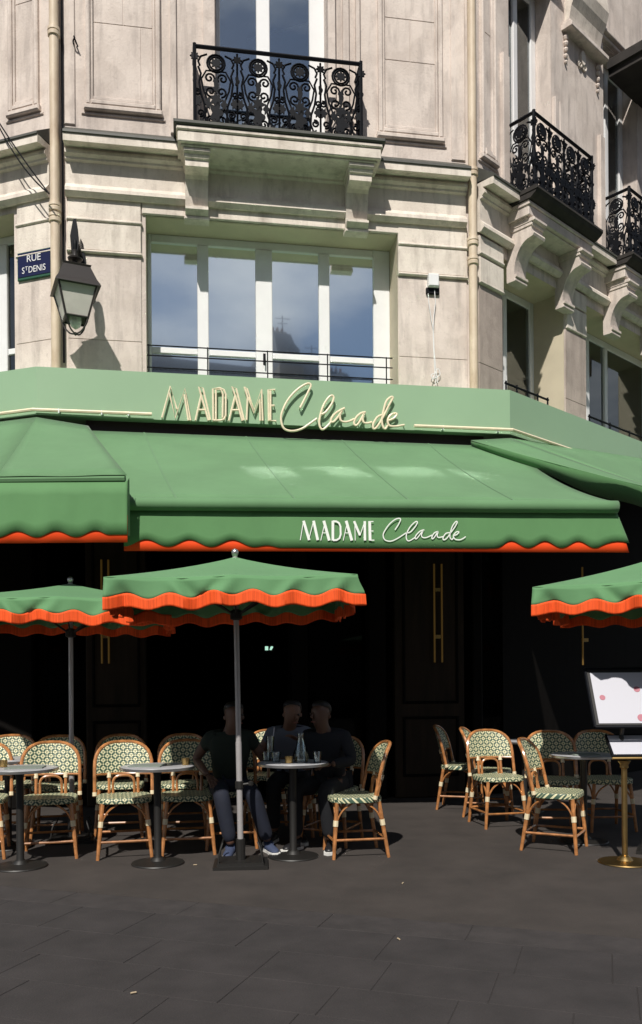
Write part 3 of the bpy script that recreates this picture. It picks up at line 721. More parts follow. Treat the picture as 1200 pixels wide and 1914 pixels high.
# ------------------------------------------------------------------ drain pipes
def pipe(px, pyref, f, s_, d, z0, z1, r, rings, label):
    base = f.P(s_, z0, .1); root = empty('drain_pipe', base, 0, label, 'drain pipe')
    dn = d; za_, zb_ = zc(372), zc(232)
    dz_ = lambda z: d if za_ <= z <= zb_ else (dn if (z < za_-.3 or z > zb_+.3) else (d+(dn-d)*(.5-.5*math.cos(PI*min(1, (za_-z if z < za_ else z-zb_)/.3)))))
    zz_ = [z0, za_-.32]+[za_-.3+.3*k/8 for k in range(9)]+[zb_+.3*k/8 for k in range(9)]+[zb_+.32, z1]
    mb = MB(); mb.tube([f.P(s_, z, dz_(z)) for z in zz_], r, 14); mb.build('pipe', PIPE, root, smooth=True)
    for z_ in rings:
        k = MB(); k.lathe([(r, -.05), (r+.016, -.045), (r+.018, -.01), (r+.010, 0), (r+.018, .01), (r+.016, .045), (r, .05)], f.P(s_, z_, dz_(z_)), 14); k.build('collar', PIPE, root, smooth=True)
    c = MB()
    for z_ in rings: c.fbox(f, s_-0.02, s_+0.02, z_-0.012, z_+0.012, 0.0, dz_(z_)-r)
    c.each('clamp', IRON, root)
    return root
sP = FC.s(103, 400, .09); pipe(0, 0, FC, sP, 0.095, 4.3, 13, 0.052, [FC.z(104, 388, .1), FC.z(104, 408, .1), FC.z(102, 60, .1)], 'cream drain pipe running down the wall beside the blue street sign')
sQ = FC.s(884, 500, .09); pipe(0, 0, FC, sQ, 0.095, 4.3, 13, 0.052, [FC.z(884, 452, .1), FC.z(884, 488, .1), FC.z(880, 322, .1)], 'cream drain pipe at the corner right of the electric box')
th = MB(); s_ = .045
th.tube([FC.P(s_, 5.0, .03), FC.P(s_, 10.8, .03)], .012, 6)
tag(th.build('cable_conduit', IRON, None, origin=FC.P(s_, 5.0, .24)), 'thin dark cable conduit close beside the left drain pipe', 'conduit')
hk = MB(); q = FC.P(FC.s(138, 84, .0), FC.z(138, 84, .0), 0)
hk.tube(spline([q, q+FC.n*.06, q+FC.n*.09+Vector((0, 0, .02))+FC.u*.02, q+FC.n*.06+Vector((0, 0, .05))+FC.u*.01, q+FC.n*.05+Vector((0, 0, -.05))+FC.u*.05], 4), .009, 5)
tag(hk.build('wall_hook', IRON, None, origin=q), 'small rusty iron hook in the upper wall right of the left drain pipe', 'hook')
# two slack wires crossing the left end of the facade
wr_ = MB(); q0, q1 = FL.P(FL.s(-20, 200, .3), FL.z(-20, 200, .3), .3), FC.P(FC.s(92, 362, .3), FC.z(92, 362, .3), .3)
for sag in (0.03, 0.12): wr_.tube([q0.lerp(q1, t/10)+Vector((0, 0, -sag*4*(t/10)*(1-t/10))) for t in range(11)], .008, 4)
tag(wr_.build('slack_wire', IRON, None, origin=q1), 'pair of slack dark wires strung to the left drain pipe', 'wire')

# ------------------------------------------------------------------ junction box with hanging cables
s_, z_ = FC.s(807, 538), FC.z(807, 538)
jb = empty('junction_box', FC.P(s_, z_, 0.02), 0, 'small white electric box with hanging cables on the stone pier', 'electric box')
mb = MB(); mb.fbevel(FC, s_-.065, s_+.065, z_-.02, z_+.13, .012, .10, .01); mb.build('box', WHITE, jb)
mb = MB(); mb.fbevel(FC, s_-.08, s_+.08, z_-.09, z_-.021, .012, .05, .006); mb.build('bracket', IRON, jb)
mb = MB()
zz = z_-.05
mb.tube([FC.P(s_-.05+x, zz-h, .04) for x, h in ((-.01, 0), (0, .15), (.03, .35), (.05, .45), (.055, .7), (.07, 1.0), (.08, 1.15))], .005, 5)
mb.tube([FC.P(s_+.0+x, zz-h, .05) for x, h in ((.02, 0), (.03, .15), (0.01, .3), (.0, .47), (.012, .75), (.03, .95), (.05, 1.12))], .005, 5)
mb.tube(spline([FC.P(s_+x, zz-h, .05) for x, h in ((.03, 1.0), (-.03, 1.03), (.0, 1.07), (.08, 1.02), (.05, .95), (-.02, 1.1))], 5), .005, 5)
mb.each('cable', WHITE, jb)

# ------------------------------------------------------------------ street name plate
sp_c = FL.px(63, 487, .05)
s0, s1 = FL.s(31, 490, .05), FL.s(95, 488, .05); z0, z1 = FL.z(95, 513, .05), FL.z(95, 460, .05)
sg_ = empty('street_sign', FL.P((s0+s1)/2, z0, .03), 0, 'blue enamel street name plate with green border beside the drain pipe', 'street sign')
mb = MB(); mb.fbevel(FL, s0, s1, z0, z1, .013, .040, .006); mb.build('border', ENGREEN, sg_)
mb = MB(); mb.fbevel(FL, s0+.012, s1-.012, z0+.028, z1-.012, .038, .046, .004); mb.build('plate', NAVY, sg_)
def text(body, f, s_, z_, d, size, m, parent, name='letter', xs=1.0):
    cu = bpy.data.curves.new(name, 'FONT'); cu.body = body; cu.size = size; cu.align_x = 'CENTER'; cu.extrude = 0.0015; cu.resolution_u = 4
    o = bpy.data.objects.new(name, cu); COL.objects.link(o)
    me = bpy.data.meshes.new_from_object(o.evaluated_get(bpy.context.evaluated_depsgraph_get()))
    mb = MB(); mb.add([f.P(s_+v.co.x*xs, z_+v.co.y, d+v.co.z) for v in me.vertices], [tuple(p.vertices) for p in me.polygons])
    bpy.data.objects.remove(o); bpy.data.curves.remove(cu); bpy.data.meshes.remove(me)
    # the font mesh leaves caps and sides apart: weld before splitting it into letters
    key = {}; mp_ = []; nv = []
    for v in mb.v:
        k = (round(v.x, 5), round(v.y, 5), round(v.z, 5))
        if k not in key: key[k] = len(nv); nv.append(v)
        mp_.append(key[k])
    mb.v = nv; mb.f = [[mp_[i] for i in f_] for f_ in mb.f]; mb.f = [f_ for f_ in mb.f if len(set(f_)) == len(f_)]; mb.mi = [0]*len(mb.f)
    mb.each(name, m, parent)
sm = (s0+s1)/2; hh = z1-z0
text('RUE', FL, sm, z0+hh*.60, .049, hh*.34, SIGNWHITE, sg_); text('S  DENIS', FL, sm, z0+hh*.21, .049, hh*.32, SIGNWHITE, sg_, xs=.84); text('T', FL, sm-.098, z0+hh*.31, .049, hh*.2, SIGNWHITE, sg_)

# ------------------------------------------------------------------ wall lantern
ly = 9.18
lc = at_y(141, 600, ly); zE = at_y(141, 541, ly).z; zG = at_y(141, 598, ly).z; zR = at_y(141, 506, ly).z
lan = empty('wall_lantern', (lc.x, lc.y, zG-0.17), rad(24), 'black square wall lantern with frosted panes on an iron bracket', 'lantern')
lb = Vector((0, 0, zG-0.17))
def ring4(h_, z): return [Vector((sx*h_, sy*h_, z-lb.z)) for sx, sy in ((-1, -1), (1, -1), (1, 1), (-1, 1))]
T4, G4, E4, R4 = ring4(.195, zE-.01), ring4(.115, zG), ring4(.228, zE), ring4(.13, zR)
for i in range(4):
    j = (i+1) % 4; p = MB()
    q = [G4[i], G4[j], T4[j], T4[i]]; c = sum(q, Vector())/4; q = [v+(c-v)*.04 for v in q]; nn = (q[1]-q[0]).cross(q[3]-q[0]).normalized()
    p.prism(q, nn*-.004); p.build('pane', FROST, lan, local=True)
fr = MB()
for i in range(4):
    j = (i+1) % 4
    fr.tube([G4[i], T4[i]], .013, 5); fr.tube([G4[i], G4[j]], .013, 5); fr.tube([T4[i], T4[j]], .015, 5)
fr.build('frame', LANT, lan, local=True)
rf = MB(); E4b = ring4(.235, zE-.02)
E5 = ring4(.20, zE+.05); R5 = ring4(.14, zR+0.0); R6 = ring4(.15, zR+.02); R7 = ring4(.08, zR+.055)
st = [E4b, E4, E5, R5, R6, R7]; vs = [v for r_ in st for v in r_]; fs = [(3, 2, 1, 0), (20, 21, 22, 23)]
for i in range(5):
    for k in range(4): fs.append((i*4+k, i*4+(k+1) % 4, (i+1)*4+(k+1) % 4, (i+1)*4+k))
rf.add(vs, fs); rf.build('roof', LANT, lan, local=True)
tp = MB(); zt_ = zR+.055-lb.z
tp.lathe([(.05, 0), (.035, .02), (.03, .05), (.075, .06), (.08, .075), (.03, .085), (.025, .14), (.03, .16), (.005, .18)], (0, 0, zt_), 12); tp.build('neck', LANT, lan, local=True, smooth=True)
cg = MB(); zg = zG-lb.z
for i in range(4):
    v = G4[i]; cg.tube(spline([v, v*0.86+Vector((0, 0, zg*.14-.06)), Vector((v.x*.45, v.y*.45, zg-.13)), Vector((0, 0, zg-.15))], 4), .009, 5)
cg.lathe([(.004, zg-.17), (.02, zg-.155), (.02, zg-.14), (.004, zg-.13)], (0, 0, 0), 8); cg.build('cage', LANT, lan, local=True)
bu = MB(); bu.lathe([(.01, zg-.10), (.05, zg-.07), (.065, zg-.02), (.06, zg+.03), (.07, zg+.12), (.06, zg+.2), (.02, zg+.24)], (0, 0, 0), 12); bu.build('bulb', BULB, lan, local=True, smooth=True)
# bracket from the wall: comes out over the lantern and carries its neck
br = MB(); nz = lc.z; top = Vector((lc.x, lc.y, zR+.20))
ws, wz = FC.s(128, 450, 0.0), at_y(140, 430, 9.3).z
wp = FC.P((top-FC.o).dot(FC.u), top.z+.10, .01)
arm = spline([wp+Vector((0, 0, .12)), wp.lerp(top, .4)+Vector((0, 0, .16)), wp.lerp(top, .8)+Vector((0, 0, .14)), top+Vector((0, 0, .12)), top], 6)
inv = Matrix.Rotation(-rad(24), 4, 'Z')
loc = lambda p: inv @ (p-lan.location)
br.tube([loc(p) for p in arm], .02, 6)
br.tube([loc(p) for p in spline([wp+Vector((0, 0, -.30)), wp.lerp(top, .3)+Vector((0, 0, -.05)), wp.lerp(top, .75)+Vector((0, 0, .12))], 6)], .016, 6)
br.prism([loc(wp+FC.u*x_+Vector((0, 0, z_))) for x_, z_ in ((-.045, -.38), (.045, -.38), (.05, .1), (.03, .26), (0, .33), (-.03, .26), (-.05, .1))], inv.to_3x3() @ (FC.n*.025))
br.prism([loc(top+Vector((x_, 0, z_))) for x_, z_ in ((-.03, .0), (.03, .0), (.045, .12), (.035, .24), (.015, .36), (-.015, .36), (-.045, .2))], (0, .05, 0))
br.build('bracket', IRON, lan, local=True)

# ------------------------------------------------------------------ fascia with the neon lettering
OF = 0.65
ZF0, ZF1 = 4.21, 4.72
def corner(W, m, d, z): return W+m*d+Vector((0, 0, z))
fas = empty('fascia_sign', FC.P(LC/2, ZF0, OF), 0, 'long sage green fascia board carrying unlit neon lettering and tubes', 'shop sign')
LSF, REF = -4.5, 8.0
outer = [FL.P(LSF, 0, OF), corner(WL, mL, OF, 0), corner(WR, mR, OF, 0), FR.P(REF, 0, OF)]
inner = [FL.P(LSF, 0, 0.02), corner(WL, mL, .02, 0), corner(WR, mR, .02, 0), FR.P(REF, 0, .02)]
for k in range(3):
    mb = MB(); a, b, c, d = outer[k], outer[k+1], inner[k+1], inner[k]; z0_, z1_ = Vector((0, 0, ZF0)), Vector((0, 0, ZF1))
    mb.hexa([a+z0_, b+z0_, c+z0_, d+z0_, a+z1_, b+z1_, c+z1_, d+z1_]); mb.build('board', SAGE, fas)
FF = Facet(corner(WL, mL, OF, 0), AC); FFR = Facet(corner(WR, mR, OF, 0), FR.ang); FFL = Facet(corner(WL, mL, OF, 0), FL.ang)
for f in (FF, FFR, FFL): f.o.z = 0
def zpts(pts, sc, ox, oy, f, d): return [f.P(*f.px(x/sc+ox, y/sc+oy, d), d) for x, y in pts]
NM = {'M': [[[(62, 388), (137, 108), (195, 310)], [(128, 165), (180, 395), (268, 125), (318, 412), (298, 412), (262, 180)]]],
 'letters': [
  [[(62, 388), (137, 108), (195, 310)], [(128, 165), (180, 395), (268, 125), (318, 412), (298, 412), (262, 180)]],
  [[(362, 412), (413, 190), (392, 112), (430, 125), (495, 408), (478, 412), (413, 190)], [(385, 318), (450, 318)]],
  [[(522, 412), (518, 130), (580, 122), (618, 140), (634, 180), (632, 370), (618, 402), (585, 412), (522, 412)], [(545, 405), (545, 140), (590, 135), (608, 180), (605, 388)]],
  [[(662, 415), (718, 190), (690, 110), (728, 130), (798, 410), (782, 415), (718, 190)], [(690, 320), (752, 320)]],
  [[(820, 410), (830, 205), (800, 112), (825, 130), (888, 320), (955, 135), (965, 415), (942, 415), (940, 220), (886, 347), (835, 205)]],
  [[(1075, 138), (1015, 138), (1018, 415), (1085, 418)], [(1035, 145), (1035, 410)], [(1035, 280), (1070, 280)]]]}
SC = [
 [(235, 288), (268, 225), (310, 140), (328, 95), (310, 78), (270, 90), (200, 140), (130, 220), (85, 310), (70, 380), (85, 450), (120, 480), (180, 487), (250, 468), (310, 430), (380, 380)],
 [(420, 345), (460, 320), (510, 250), (525, 200), (510, 182), (480, 200), (440, 260), (412, 340), (400, 410), (410, 460), (435, 472), (480, 435), (505, 400)],
 [(620, 290), (570, 315), (525, 350), (500, 395), (510, 412), (540, 395), (600, 315), (580, 350), (585, 395), (615, 410), (655, 405), (700, 385)],
 [(800, 325), (760, 335), (720, 370), (700, 415), (712, 440), (740, 420), (790, 335), (775, 375), (785, 415), (820, 420), (855, 410)],
 [(940, 350), (900, 370), (865, 430), (870, 470), (900, 450), (950, 370), (1000, 270), (1035, 205), (1020, 195), (980, 230), (955, 310), (940, 390), (950, 450), (970, 470), (990, 440)],
 [(990, 400), (1040, 380), (1070, 345), (1050, 335), (1010, 355), (990, 400), (1005, 440), (1050, 448), (1135, 435)]]
def standoffs(mb, pts, f, d):
    for p in (pts[0], pts[-1], pts[len(pts)//2]): mb.tube([p, p-f.n*d], .006, 4)
for let in NM['letters']:
    mb = MB()
    for st in let:
        p = zpts(st, 4.8, 290, 700, FF, .04); mb.tube(p, .0115, 6); standoffs(mb, p, FF, .04)
    mb.build('letter', NEON, fas)
for st in SC:
    mb = MB(); p = spline(zpts(st, 1200/260, 510, 700, FF, .05), 5); mb.tube(p, .0125, 7); standoffs(mb, p, FF, .05); mb.build('letter', NEON, fas, smooth=True)
# long horizontal tubes
def neon_line(pts, name='neon_tube'):
    mb = MB(); mb.tube(pts, .019, 7); mb.build(name, NEON, fas)
zt1 = FF.z(280, 774, .05)
c_l = FF.P(0, zt1, .05); far = FFL.P(-2.5, zt1, .05)
neon_line([far, FFL.P(-.012, zt1, .05), FF.P(FF.s(281, 774, .05), zt1, .05)])
zt2 = FF.z(775, 796, .05)
neon_line([FF.P(FF.s(776, 796, .05), zt2, .05), FFR.P(-.03, zt2, .05), FFR.P(FFR.s(1095, 842, .05), zt2, .05)])
mb = MB()
for f, s_, zz in ((FF, FF.s(275, 774, .05), zt1), (FF, FF.s(782, 796, .05), zt2), (FFR, FFR.s(1030, 824, .05), zt2), (FFR, FFR.s(1090, 842, .05), zt2)):
    mb.tube([f.P(s_-.05, zz, .05), f.P(s_+.05, zz, .05)], .019, 8)
mb.each('end_cap', NEON, fas)
mb = MB()
for f, s_, zz in [(FF, FF.s(x, 770, .05), zt1) for x in (110, 190, 240)]+[(FF, FF.s(x, 798, .05), zt2) for x in (828, 932)]: mb.fbox(f, s_-.006, s_+.006, zz-.03, zz+.018, 0.0, .06)
mb.each('tube_clip', NEON_END, fas)

# ------------------------------------------------------------------ dark cafe front below
caf = empty('cafe_front', FC.P(LC/2, 0, .3), 0, 'dark wooden cafe front with open doorway in the shade of the awnings', 'cafe front')
DF = 0.38
def post(f, s0, s1, m, d0, d1, z0=0.0, z1=4.2, name='pilaster'):
    mb = MB(); mb.fbevel(f, s0, s1, z0, z1, d0, d1, .015); mb.build(name, m, caf)
for px0, px1, m in ((-70, 60, WOOD_DK), (160, 272, WOOD), (545, 575, WOOD_DK), (690, 722, WOOD_DK), (738, 868, WOOD), (884, 902, WOOD_DK)):
    post(FC, FC.s(px0, 1200, DF), FC.s(px1, 1200, DF), m, DF-.35, DF)
# sunk panels of the wooden piers
for px0, px1 in ((172, 262), (752, 856)):
    mb = MB(); a, b = FC.s(px0, 1200, DF), FC.s(px1, 1200, DF)
    for z0, z1 in ((.25, .95), (1.1, 3.9)):
        mb.fbevel(FC, a, a+.03, z0, z1, DF-.01, DF+.02, .008); mb.fbevel(FC, b-.03, b, z0, z1, DF-.01, DF+.02, .008)
        mb.fbevel(FC, a+.031, b-.031, z0, z0+.03, DF-.01, DF+.018, .008); mb.fbevel(FC, a+.031, b-.031, z1-.03, z1, DF-.01, DF+.018, .008)
    mb.each('panel_moulding', WOOD_DK, caf)
mb = MB()
for a, b in ((FC.s(60, 1200, .2), FC.s(160, 1200, .2)), (FC.s(575, 1200, .2), FC.s(690, 1200, .2)), (FC.s(902, 1200, .2), LC+.25)):
    mb.fbox(FC, a, b, 0, .5, .1, .2)
mb.each('stall_riser', WOOD_DK, caf)
for a, b in ((FC.s(60, 1200, .2), FC.s(160, 1200, .2)), (FC.s(575, 1200, .2), FC.s(690, 1200, .2)), (FC.s(902, 1200, .2), LC+.25)):
    mb = MB(); mb.fbox(FC, a, b, .501, 4.2, .15, .158); mb.build('pane', GLASS_0, caf)
for a, b in ((-4.2, -.05),):
    mb = MB(); mb.fbox(FL, a, b, 0, 4.2, .1, .25); mb.build('side_front', WOOD_DK, caf)
mb = MB(); mb.fbox(FR, .2, 7.5, 0, 4.2, .1, .25); mb.build('side_front', WOOD_DK, caf)
mb = MB()
fl = [FL.P(-4, 0, .2), FC.P(0, 0, .3), FC.P(LC, 0, .3), FR.P(7, 0, .2)]
bk = [FC.P(-3.5, 0, -4.5), FC.P(LC+4.2, 0, -4.5)]
for z in (0.006, 4.19): mb.add([p+Vector((0, 0, z)) for p in fl+bk[::-1]], [tuple(range(6))])
mb.quad(bk[0], bk[1], bk[1]+Vector((0, 0, 4.2)), bk[0]+Vector((0, 0, 4.2)))
mb.quad(bk[0], fl[0], fl[0]+Vector((0, 0, 4.2)), bk[0]+Vector((0, 0, 4.2))); mb.quad(bk[1], fl[3], fl[3]+Vector((0, 0, 4.2)), bk[1]+Vector((0, 0, 4.2)))
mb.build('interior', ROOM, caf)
mb = MB(); mb.fbevel(FC, FC.s(600, 1400, -3), FC.s(960, 1400, -3), 0, 1.1, -3.4, -3.0, .02); mb.build('bar_counter', WOOD_DK, caf)
# open door leaf
mb = MB(); f = Facet(FC.P(FC.s(690, 1200, .3), 0, .3), AC+rad(78)); mb.fbevel(f, 0, .9, .02, .7, -.02, .02, .006); mb.fbevel(f, 0, .09, .7, 2.6, -.02, .02, .006); mb.fbevel(f, .81, .9, .7, 2.6, -.02, .02, .006); mb.fbevel(f, .09, .81, 2.5, 2.6, -.02, .02, .006)
mb.build('door', WOOD_DK, caf)

# brass twin light tubes on the piers
LG = 'brass twin tube lights on the wooden piers'
for k, (x0, x1, y0, y1, lab) in enumerate(((190, 203, 1046, 1240, 'brass twin tube wall light half hidden behind the parasols'), (812, 826, 1054, 1238, 'tall brass twin tube wall light on the wooden pier behind empty chairs'), (1089, 1102, 1060, 1243, 'brass tube wall light behind the menu stand and parasol'))):
    d = DF+.05; s0 = FC.s(x0, 1150, d); z0, z1 = FC.z(x0, y1, d), FC.z(x0, y0, d)
    r_ = empty('wall_light', FC.P(s0, z0, d), 0, lab, 'wall light', LG)
    for xx in (x0, x1)[:1 if k == 2 else 2]:
        mb = MB(); s_ = FC.s(xx, 1150, d); mb.tube([FC.P(s_, z0, d), FC.P(s_, z1, d)], .011, 8); mb.build('tube', BRASS_LIT, r_, smooth=True)
    mb = MB(); s_ = (FC.s(x0, 1150, d)+FC.s(x1, 1150, d))/2; 
    for zz in (z0+.3, z1-.3): mb.fbox(FC, s_-.03, s_+.03, zz-.02, zz+.02, d-.05-.02, d-.005)
    mb.build('mount', BRASS, r_)
# small lit safety sign inside, and hanging glass drops that glint
EXIT = mat('lit_sign_face', (0.1, 0.4, 0.25), 0.4, emit=((0.55, 0.95, 0.75), 0.9))
p = at_y(503, 1212, 11.6)
ex = empty('exit_sign', p-Vector((0, 0, .05)), 0, 'small lit green and white safety sign deep inside the cafe', 'sign')
mb = MB(); mb.box(p.x-.07, p.x+.07, p.y, p.y+.03, p.z-.04, p.z+.04); mb.build('housing', BLACK, ex)
mb = MB(); mb.box(p.x-.055, p.x-.012, p.y-.004, p.y-.001, p.z-.025, p.z+.028); mb.build('arrow_field', EXIT, ex)
mb = MB(); mb.prism([Vector((p.x+x_, p.y-.001, p.z+z_)) for x_, z_ in ((.005, -.02), (.03, -.025), (.055, .015), (.05, .03), (.02, .025))], (0, -.003, 0)); mb.build('figure_field', EXIT, ex)
p = at_y(570, 1150, 10.6)
ch = empty('glass_pendant', p, 0, 'string of small glass drops hanging inside the cafe doorway', 'pendant lamp')
mb = MB(); mb.tube([p+Vector((0, 0, .35)), Vector((p.x, p.y, 4.18))], .004, 4); mb.build('cord', IRON, ch)
mb = MB()
for k in range(9):
    c = p+Vector((random.uniform(-.05, .05), random.uniform(-.05, .05), .35-.11*k)); mb.lathe([(.002, -.03), (.016, -.01), (.012, .01), (.002, .03)], c, 6)
mb.each('glass_drop', mat('cut_glass', (.7, .7, .7), .05, 1.0), ch)

# ------------------------------------------------------------------ awnings
def sheet(corners, nu, nv, sag=0.0, wob=0.0, seed=0):
    """bilinear sheet a(rear left) b(rear right) c(front right) d(front left)"""
    a, b, c, d = [Vector(p) for p in corners]; rows = []
    for j in range(nv+1):
        v = j/nv; l_, r_ = a.lerp(d, v), b.lerp(c, v); row = []
        for i in range(nu+1):
            u = i/nu; p = l_.lerp(r_, u)
            p.z -= sag*4*v*(1-v) + wob*math.sin(u*9+seed)*math.sin(v*3+u*3+seed)*v
            row.append(p)
        rows.append(row)
    return rows
def wave_valance(A, Bp, top, bot, n, wfun, out_n, parent, amp=0.008, kick=0.02, seed=0.0, flare=0.0):
    """green cloth from A to B (points at the top edge) ending in wfun(u) above the hem; an orange hem behind it"""
    A, Bp = Vector(A), Vector(Bp); H = top-bot; tn = (Bp-A).normalized()
    rows = [[], [], [], [], []]; hem = [[], [], []]
    for i in range(n+1):
        u = i/n; p = A.lerp(Bp, u)
        for j in range(5):
            v = j/4; zb = top - (H-wfun(u))*v
            dd = kick*v + amp*v*math.sin(u*21+seed+v*1.3) + amp*.5*v*math.sin(u*47+seed*2)
            rows[j].append(Vector((p.x, p.y, zb))+out_n*dd+tn*flare*v*max(0, (u-.97)/.03))
        for j, v in enumerate((.55, .8, 1.0)):
            dd = kick*v + amp*v*math.sin(u*21+seed+v*1.3) + amp*.5*v*math.sin(u*47+seed*2) - .007
            hem[j].append(Vector((p.x, p.y, top-H*v))+out_n*dd+tn*flare*v*max(0, (u-.97)/.03))
    mb = MB(); mb.grid(rows); mb.build('valance', GREEN, parent, smooth=True, solid=.002)
    mb = MB(); mb.grid(hem); mb.build('hem', ORANGE, parent, smooth=True, solid=.002)
# centre
V0 = at_y(236, 943, 7.28); V1 = at_y(1152, 946, 7.56)
V0.z = V1.z = (V0.z+V1.z)/2
FV = Facet(V0, math.atan2(V1.y-V0.y, V1.x-V0.x)); FV.o.z = 0; LV = (V1-V0).length
nC2 = FV.n
cen = empty('awning', (V0+V1)/2, 0, 'wide green awning with white lettering on its orange hemmed valance', 'awning', 'green awnings of the cafe front')
zA = FF.z(520, 818, -.05)
RL = FF.P(FF.s(120, 800, -.06), zA, -.06); RR = FF.P(FF.s(955, 835, -.06), zA, -.06)
Vl, Vr = FV.P(-.75, V0.z+.045, .0), FV.P(LV, V0.z+.045, .0)
Vl2 = FV.P(-.35, V0.z+.045, 0)
def droop(rows):      # the right-hand end of the cloth hangs slack under the crossing awning
    m = len(rows)-1
    for j, r_ in enumerate(rows):
        for i, p in enumerate(r_):
            t = max(0, (i/(len(r_)-1)-.70)/.30); p.z -= .085*t*t*(3-2*t)*math.sin(PI*min(1, j/m*1.0))**.8
    return rows
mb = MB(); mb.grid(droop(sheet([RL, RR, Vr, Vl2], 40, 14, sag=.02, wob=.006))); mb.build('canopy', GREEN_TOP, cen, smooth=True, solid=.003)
SEAM = fabric_mat('seam_tape', (0.115, 0.225, 0.115), .1)
for uu in (.165, .385, .60, .80):
    rr_ = droop(sheet([RL, RR, Vr, Vl2], 200, 14, sag=.02, wob=.006)); i_ = int(uu*200); mb = MB(); mb.grid([[r_[i_]+Vector((0, -.002, .004)), r_[i_]+FF.u*.018+Vector((0, -.002, .004))] for r_ in rr_]); mb.build('seam', SEAM, cen, solid=.0015)
mb = MB(); n = 40; rows = []
for k in range(9):
    a = rad(100-k*32); rows.append([FV.P(-.35+(LV+.35)*i/n, V0.z-.005+.055*math.sin(a), .055*math.cos(a)+.02) for i in range(n+1)])
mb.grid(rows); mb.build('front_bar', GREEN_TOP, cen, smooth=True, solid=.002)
mb = MB(); mb.fbox(FF, FF.s(160, 800, -.1), FF.s(905, 830, -.1), zA-.02, ZF0-.004, -.30, -.12); mb.build('cassette', MAROON, cen)
zvb = FV.z(700, 1031, .02)
def wfC(u):
    x = 243+u*(1150-243)          # along the valance
    base = .068+.031*math.cos(2*PI*(x-283)/77.0)
    lo = .030
    t = min(1, max(0, (x-470)/50)); t2 = min(1, max(0, (x-905)/35))
    k = t*(1-t2)
    if x > 905: base = .068+.031*math.cos(2*PI*(x-950)/63.0)
    return base*(1-k)+lo*k
va, vb = FV.P(-.02, 0, .0), FV.P(LV+.0, 0, 0)
wave_valance(va, vb, V0.z-.035, zvb, 150, wfC, FV.n, cen, amp=.004, kick=.015, flare=.11)
PV = [
 [((115, 385), (158, 130), 10), ((158, 130), (232, 385), 34), ((225, 385), (290, 130), 10), ((290, 130), (345, 385), 34)],
 [((385, 390), (440, 150), 10), ((425, 130), (497, 390), 36), ((410, 290), (470, 290), 9)],
 [((545, 130), (545, 390), 34)],
 [((682, 390), (735, 150), 10), ((720, 130), (795, 390), 36), ((705, 290), (765, 290), 9)],
 [((840, 390), (835, 180), 10), ((825, 135), (902, 322), 30), ((902, 322), (962, 150), 10), ((965, 135), (968, 390), 32)],
 [((1030, 135), (1036, 390), 36), ((1030, 140), (1080, 140), 12), ((1040, 265), (1080, 265), 12), ((1040, 386), (1092, 386), 13)]]
DV = .024
def ribbon(mb, pts, w_, f, d):
    """flat print along pts [(s,z)], width w_"""
    n = len(pts); L_, R_ = [], []
    for i in range(n):
        a, b = pts[max(0, i-1)], pts[min(n-1, i+1)]; t = Vector((b[0]-a[0], b[1]-a[1])); t = t.normalized() if t.length else Vector((1, 0)); q = Vector((-t.y, t.x))
        wi = w_/2
        L_.append(f.P(pts[i][0]+q.x*wi, pts[i][1]+q.y*wi, d)); R_.append(f.P(pts[i][0]-q.x*wi, pts[i][1]-q.y*wi, d))
    mb.grid([L_, R_])
for let in PV:
    mb = MB(); sc = 1200/170
    for k, (a, b, wd) in enumerate(let):
        q = [FV.px(x/sc+545, y/sc+955, DV) for x, y in (a, b)]; ribbon(mb, q, wd/sc*7.45/FPX, FV, DV+.0007*k)
    if let is PV[2]:
        q = [FV.px(x/sc+545, y/sc+955, DV) for x, y in ((545, 136), (590, 138), (625, 158), (645, 205), (648, 310), (632, 360), (595, 384), (545, 386))]
        ribbon(mb, q, 24/sc*7.45/FPX, FV, DV+.0007)
    mb.build('letter', PRINT, cen, solid=.0006)
PS = [
 [(255, 235), (300, 165), (325, 105), (300, 92), (250, 110), (180, 170), (120, 260), (108, 310), (125, 355), (170, 375), (220, 372), (290, 340), (390, 275)],
 [(390, 275), (450, 260), (510, 190), (535, 140), (510, 135), (450, 190), (405, 270), (395, 330), (410, 368), (440, 370), (490, 340), (510, 325)],
 [(620, 235), (570, 250), (520, 300), (505, 340), (530, 340), (600, 250), (585, 300), (600, 330), (650, 330), (715, 300)],
 [(795, 255), (750, 270), (720, 310), (715, 345), (740, 335), (790, 260), (780, 310), (800, 330), (855, 320)],
 [(945, 270), (890, 280), (855, 330), (860, 360), (900, 340), (950, 270), (1000, 200), (1030, 140), (1010, 135), (970, 190), (945, 270), (940, 330), (965, 355), (985, 330)],
 [(985, 310), (1030, 290), (1050, 262), (1020, 262), (985, 300), (985, 330), (1010, 355), (1060, 360), (1100, 345), (1135, 320)]]
for k, st in enumerate(PS):
    sc = 1200/180; q = [FV.px(x/sc+700, y/sc+955, DV) for x, y in st]
    q = spline([(a, b, 0) for a, b in q], 6); mb = MB(); ribbon(mb, [(v.x, v.y) for v in q], 13/sc*7.45/FPX, FV, DV+.0008*k)
    mb.build('letter', PRINT, cen, solid=.0006)
# folding arms under the cloth
mb = MB()
for s_ in (.6, LV-.6):
    mb.tube([FV.P(s_, V0.z-.03, -.06), FV.P(s_+(.5 if s_ < 2 else -.5), V0.z+.10, -.85), FV.P(s_-.1, zA-.55, -1.72)], .025, 6)
mb.each('folding_arm', BLACK, cen)
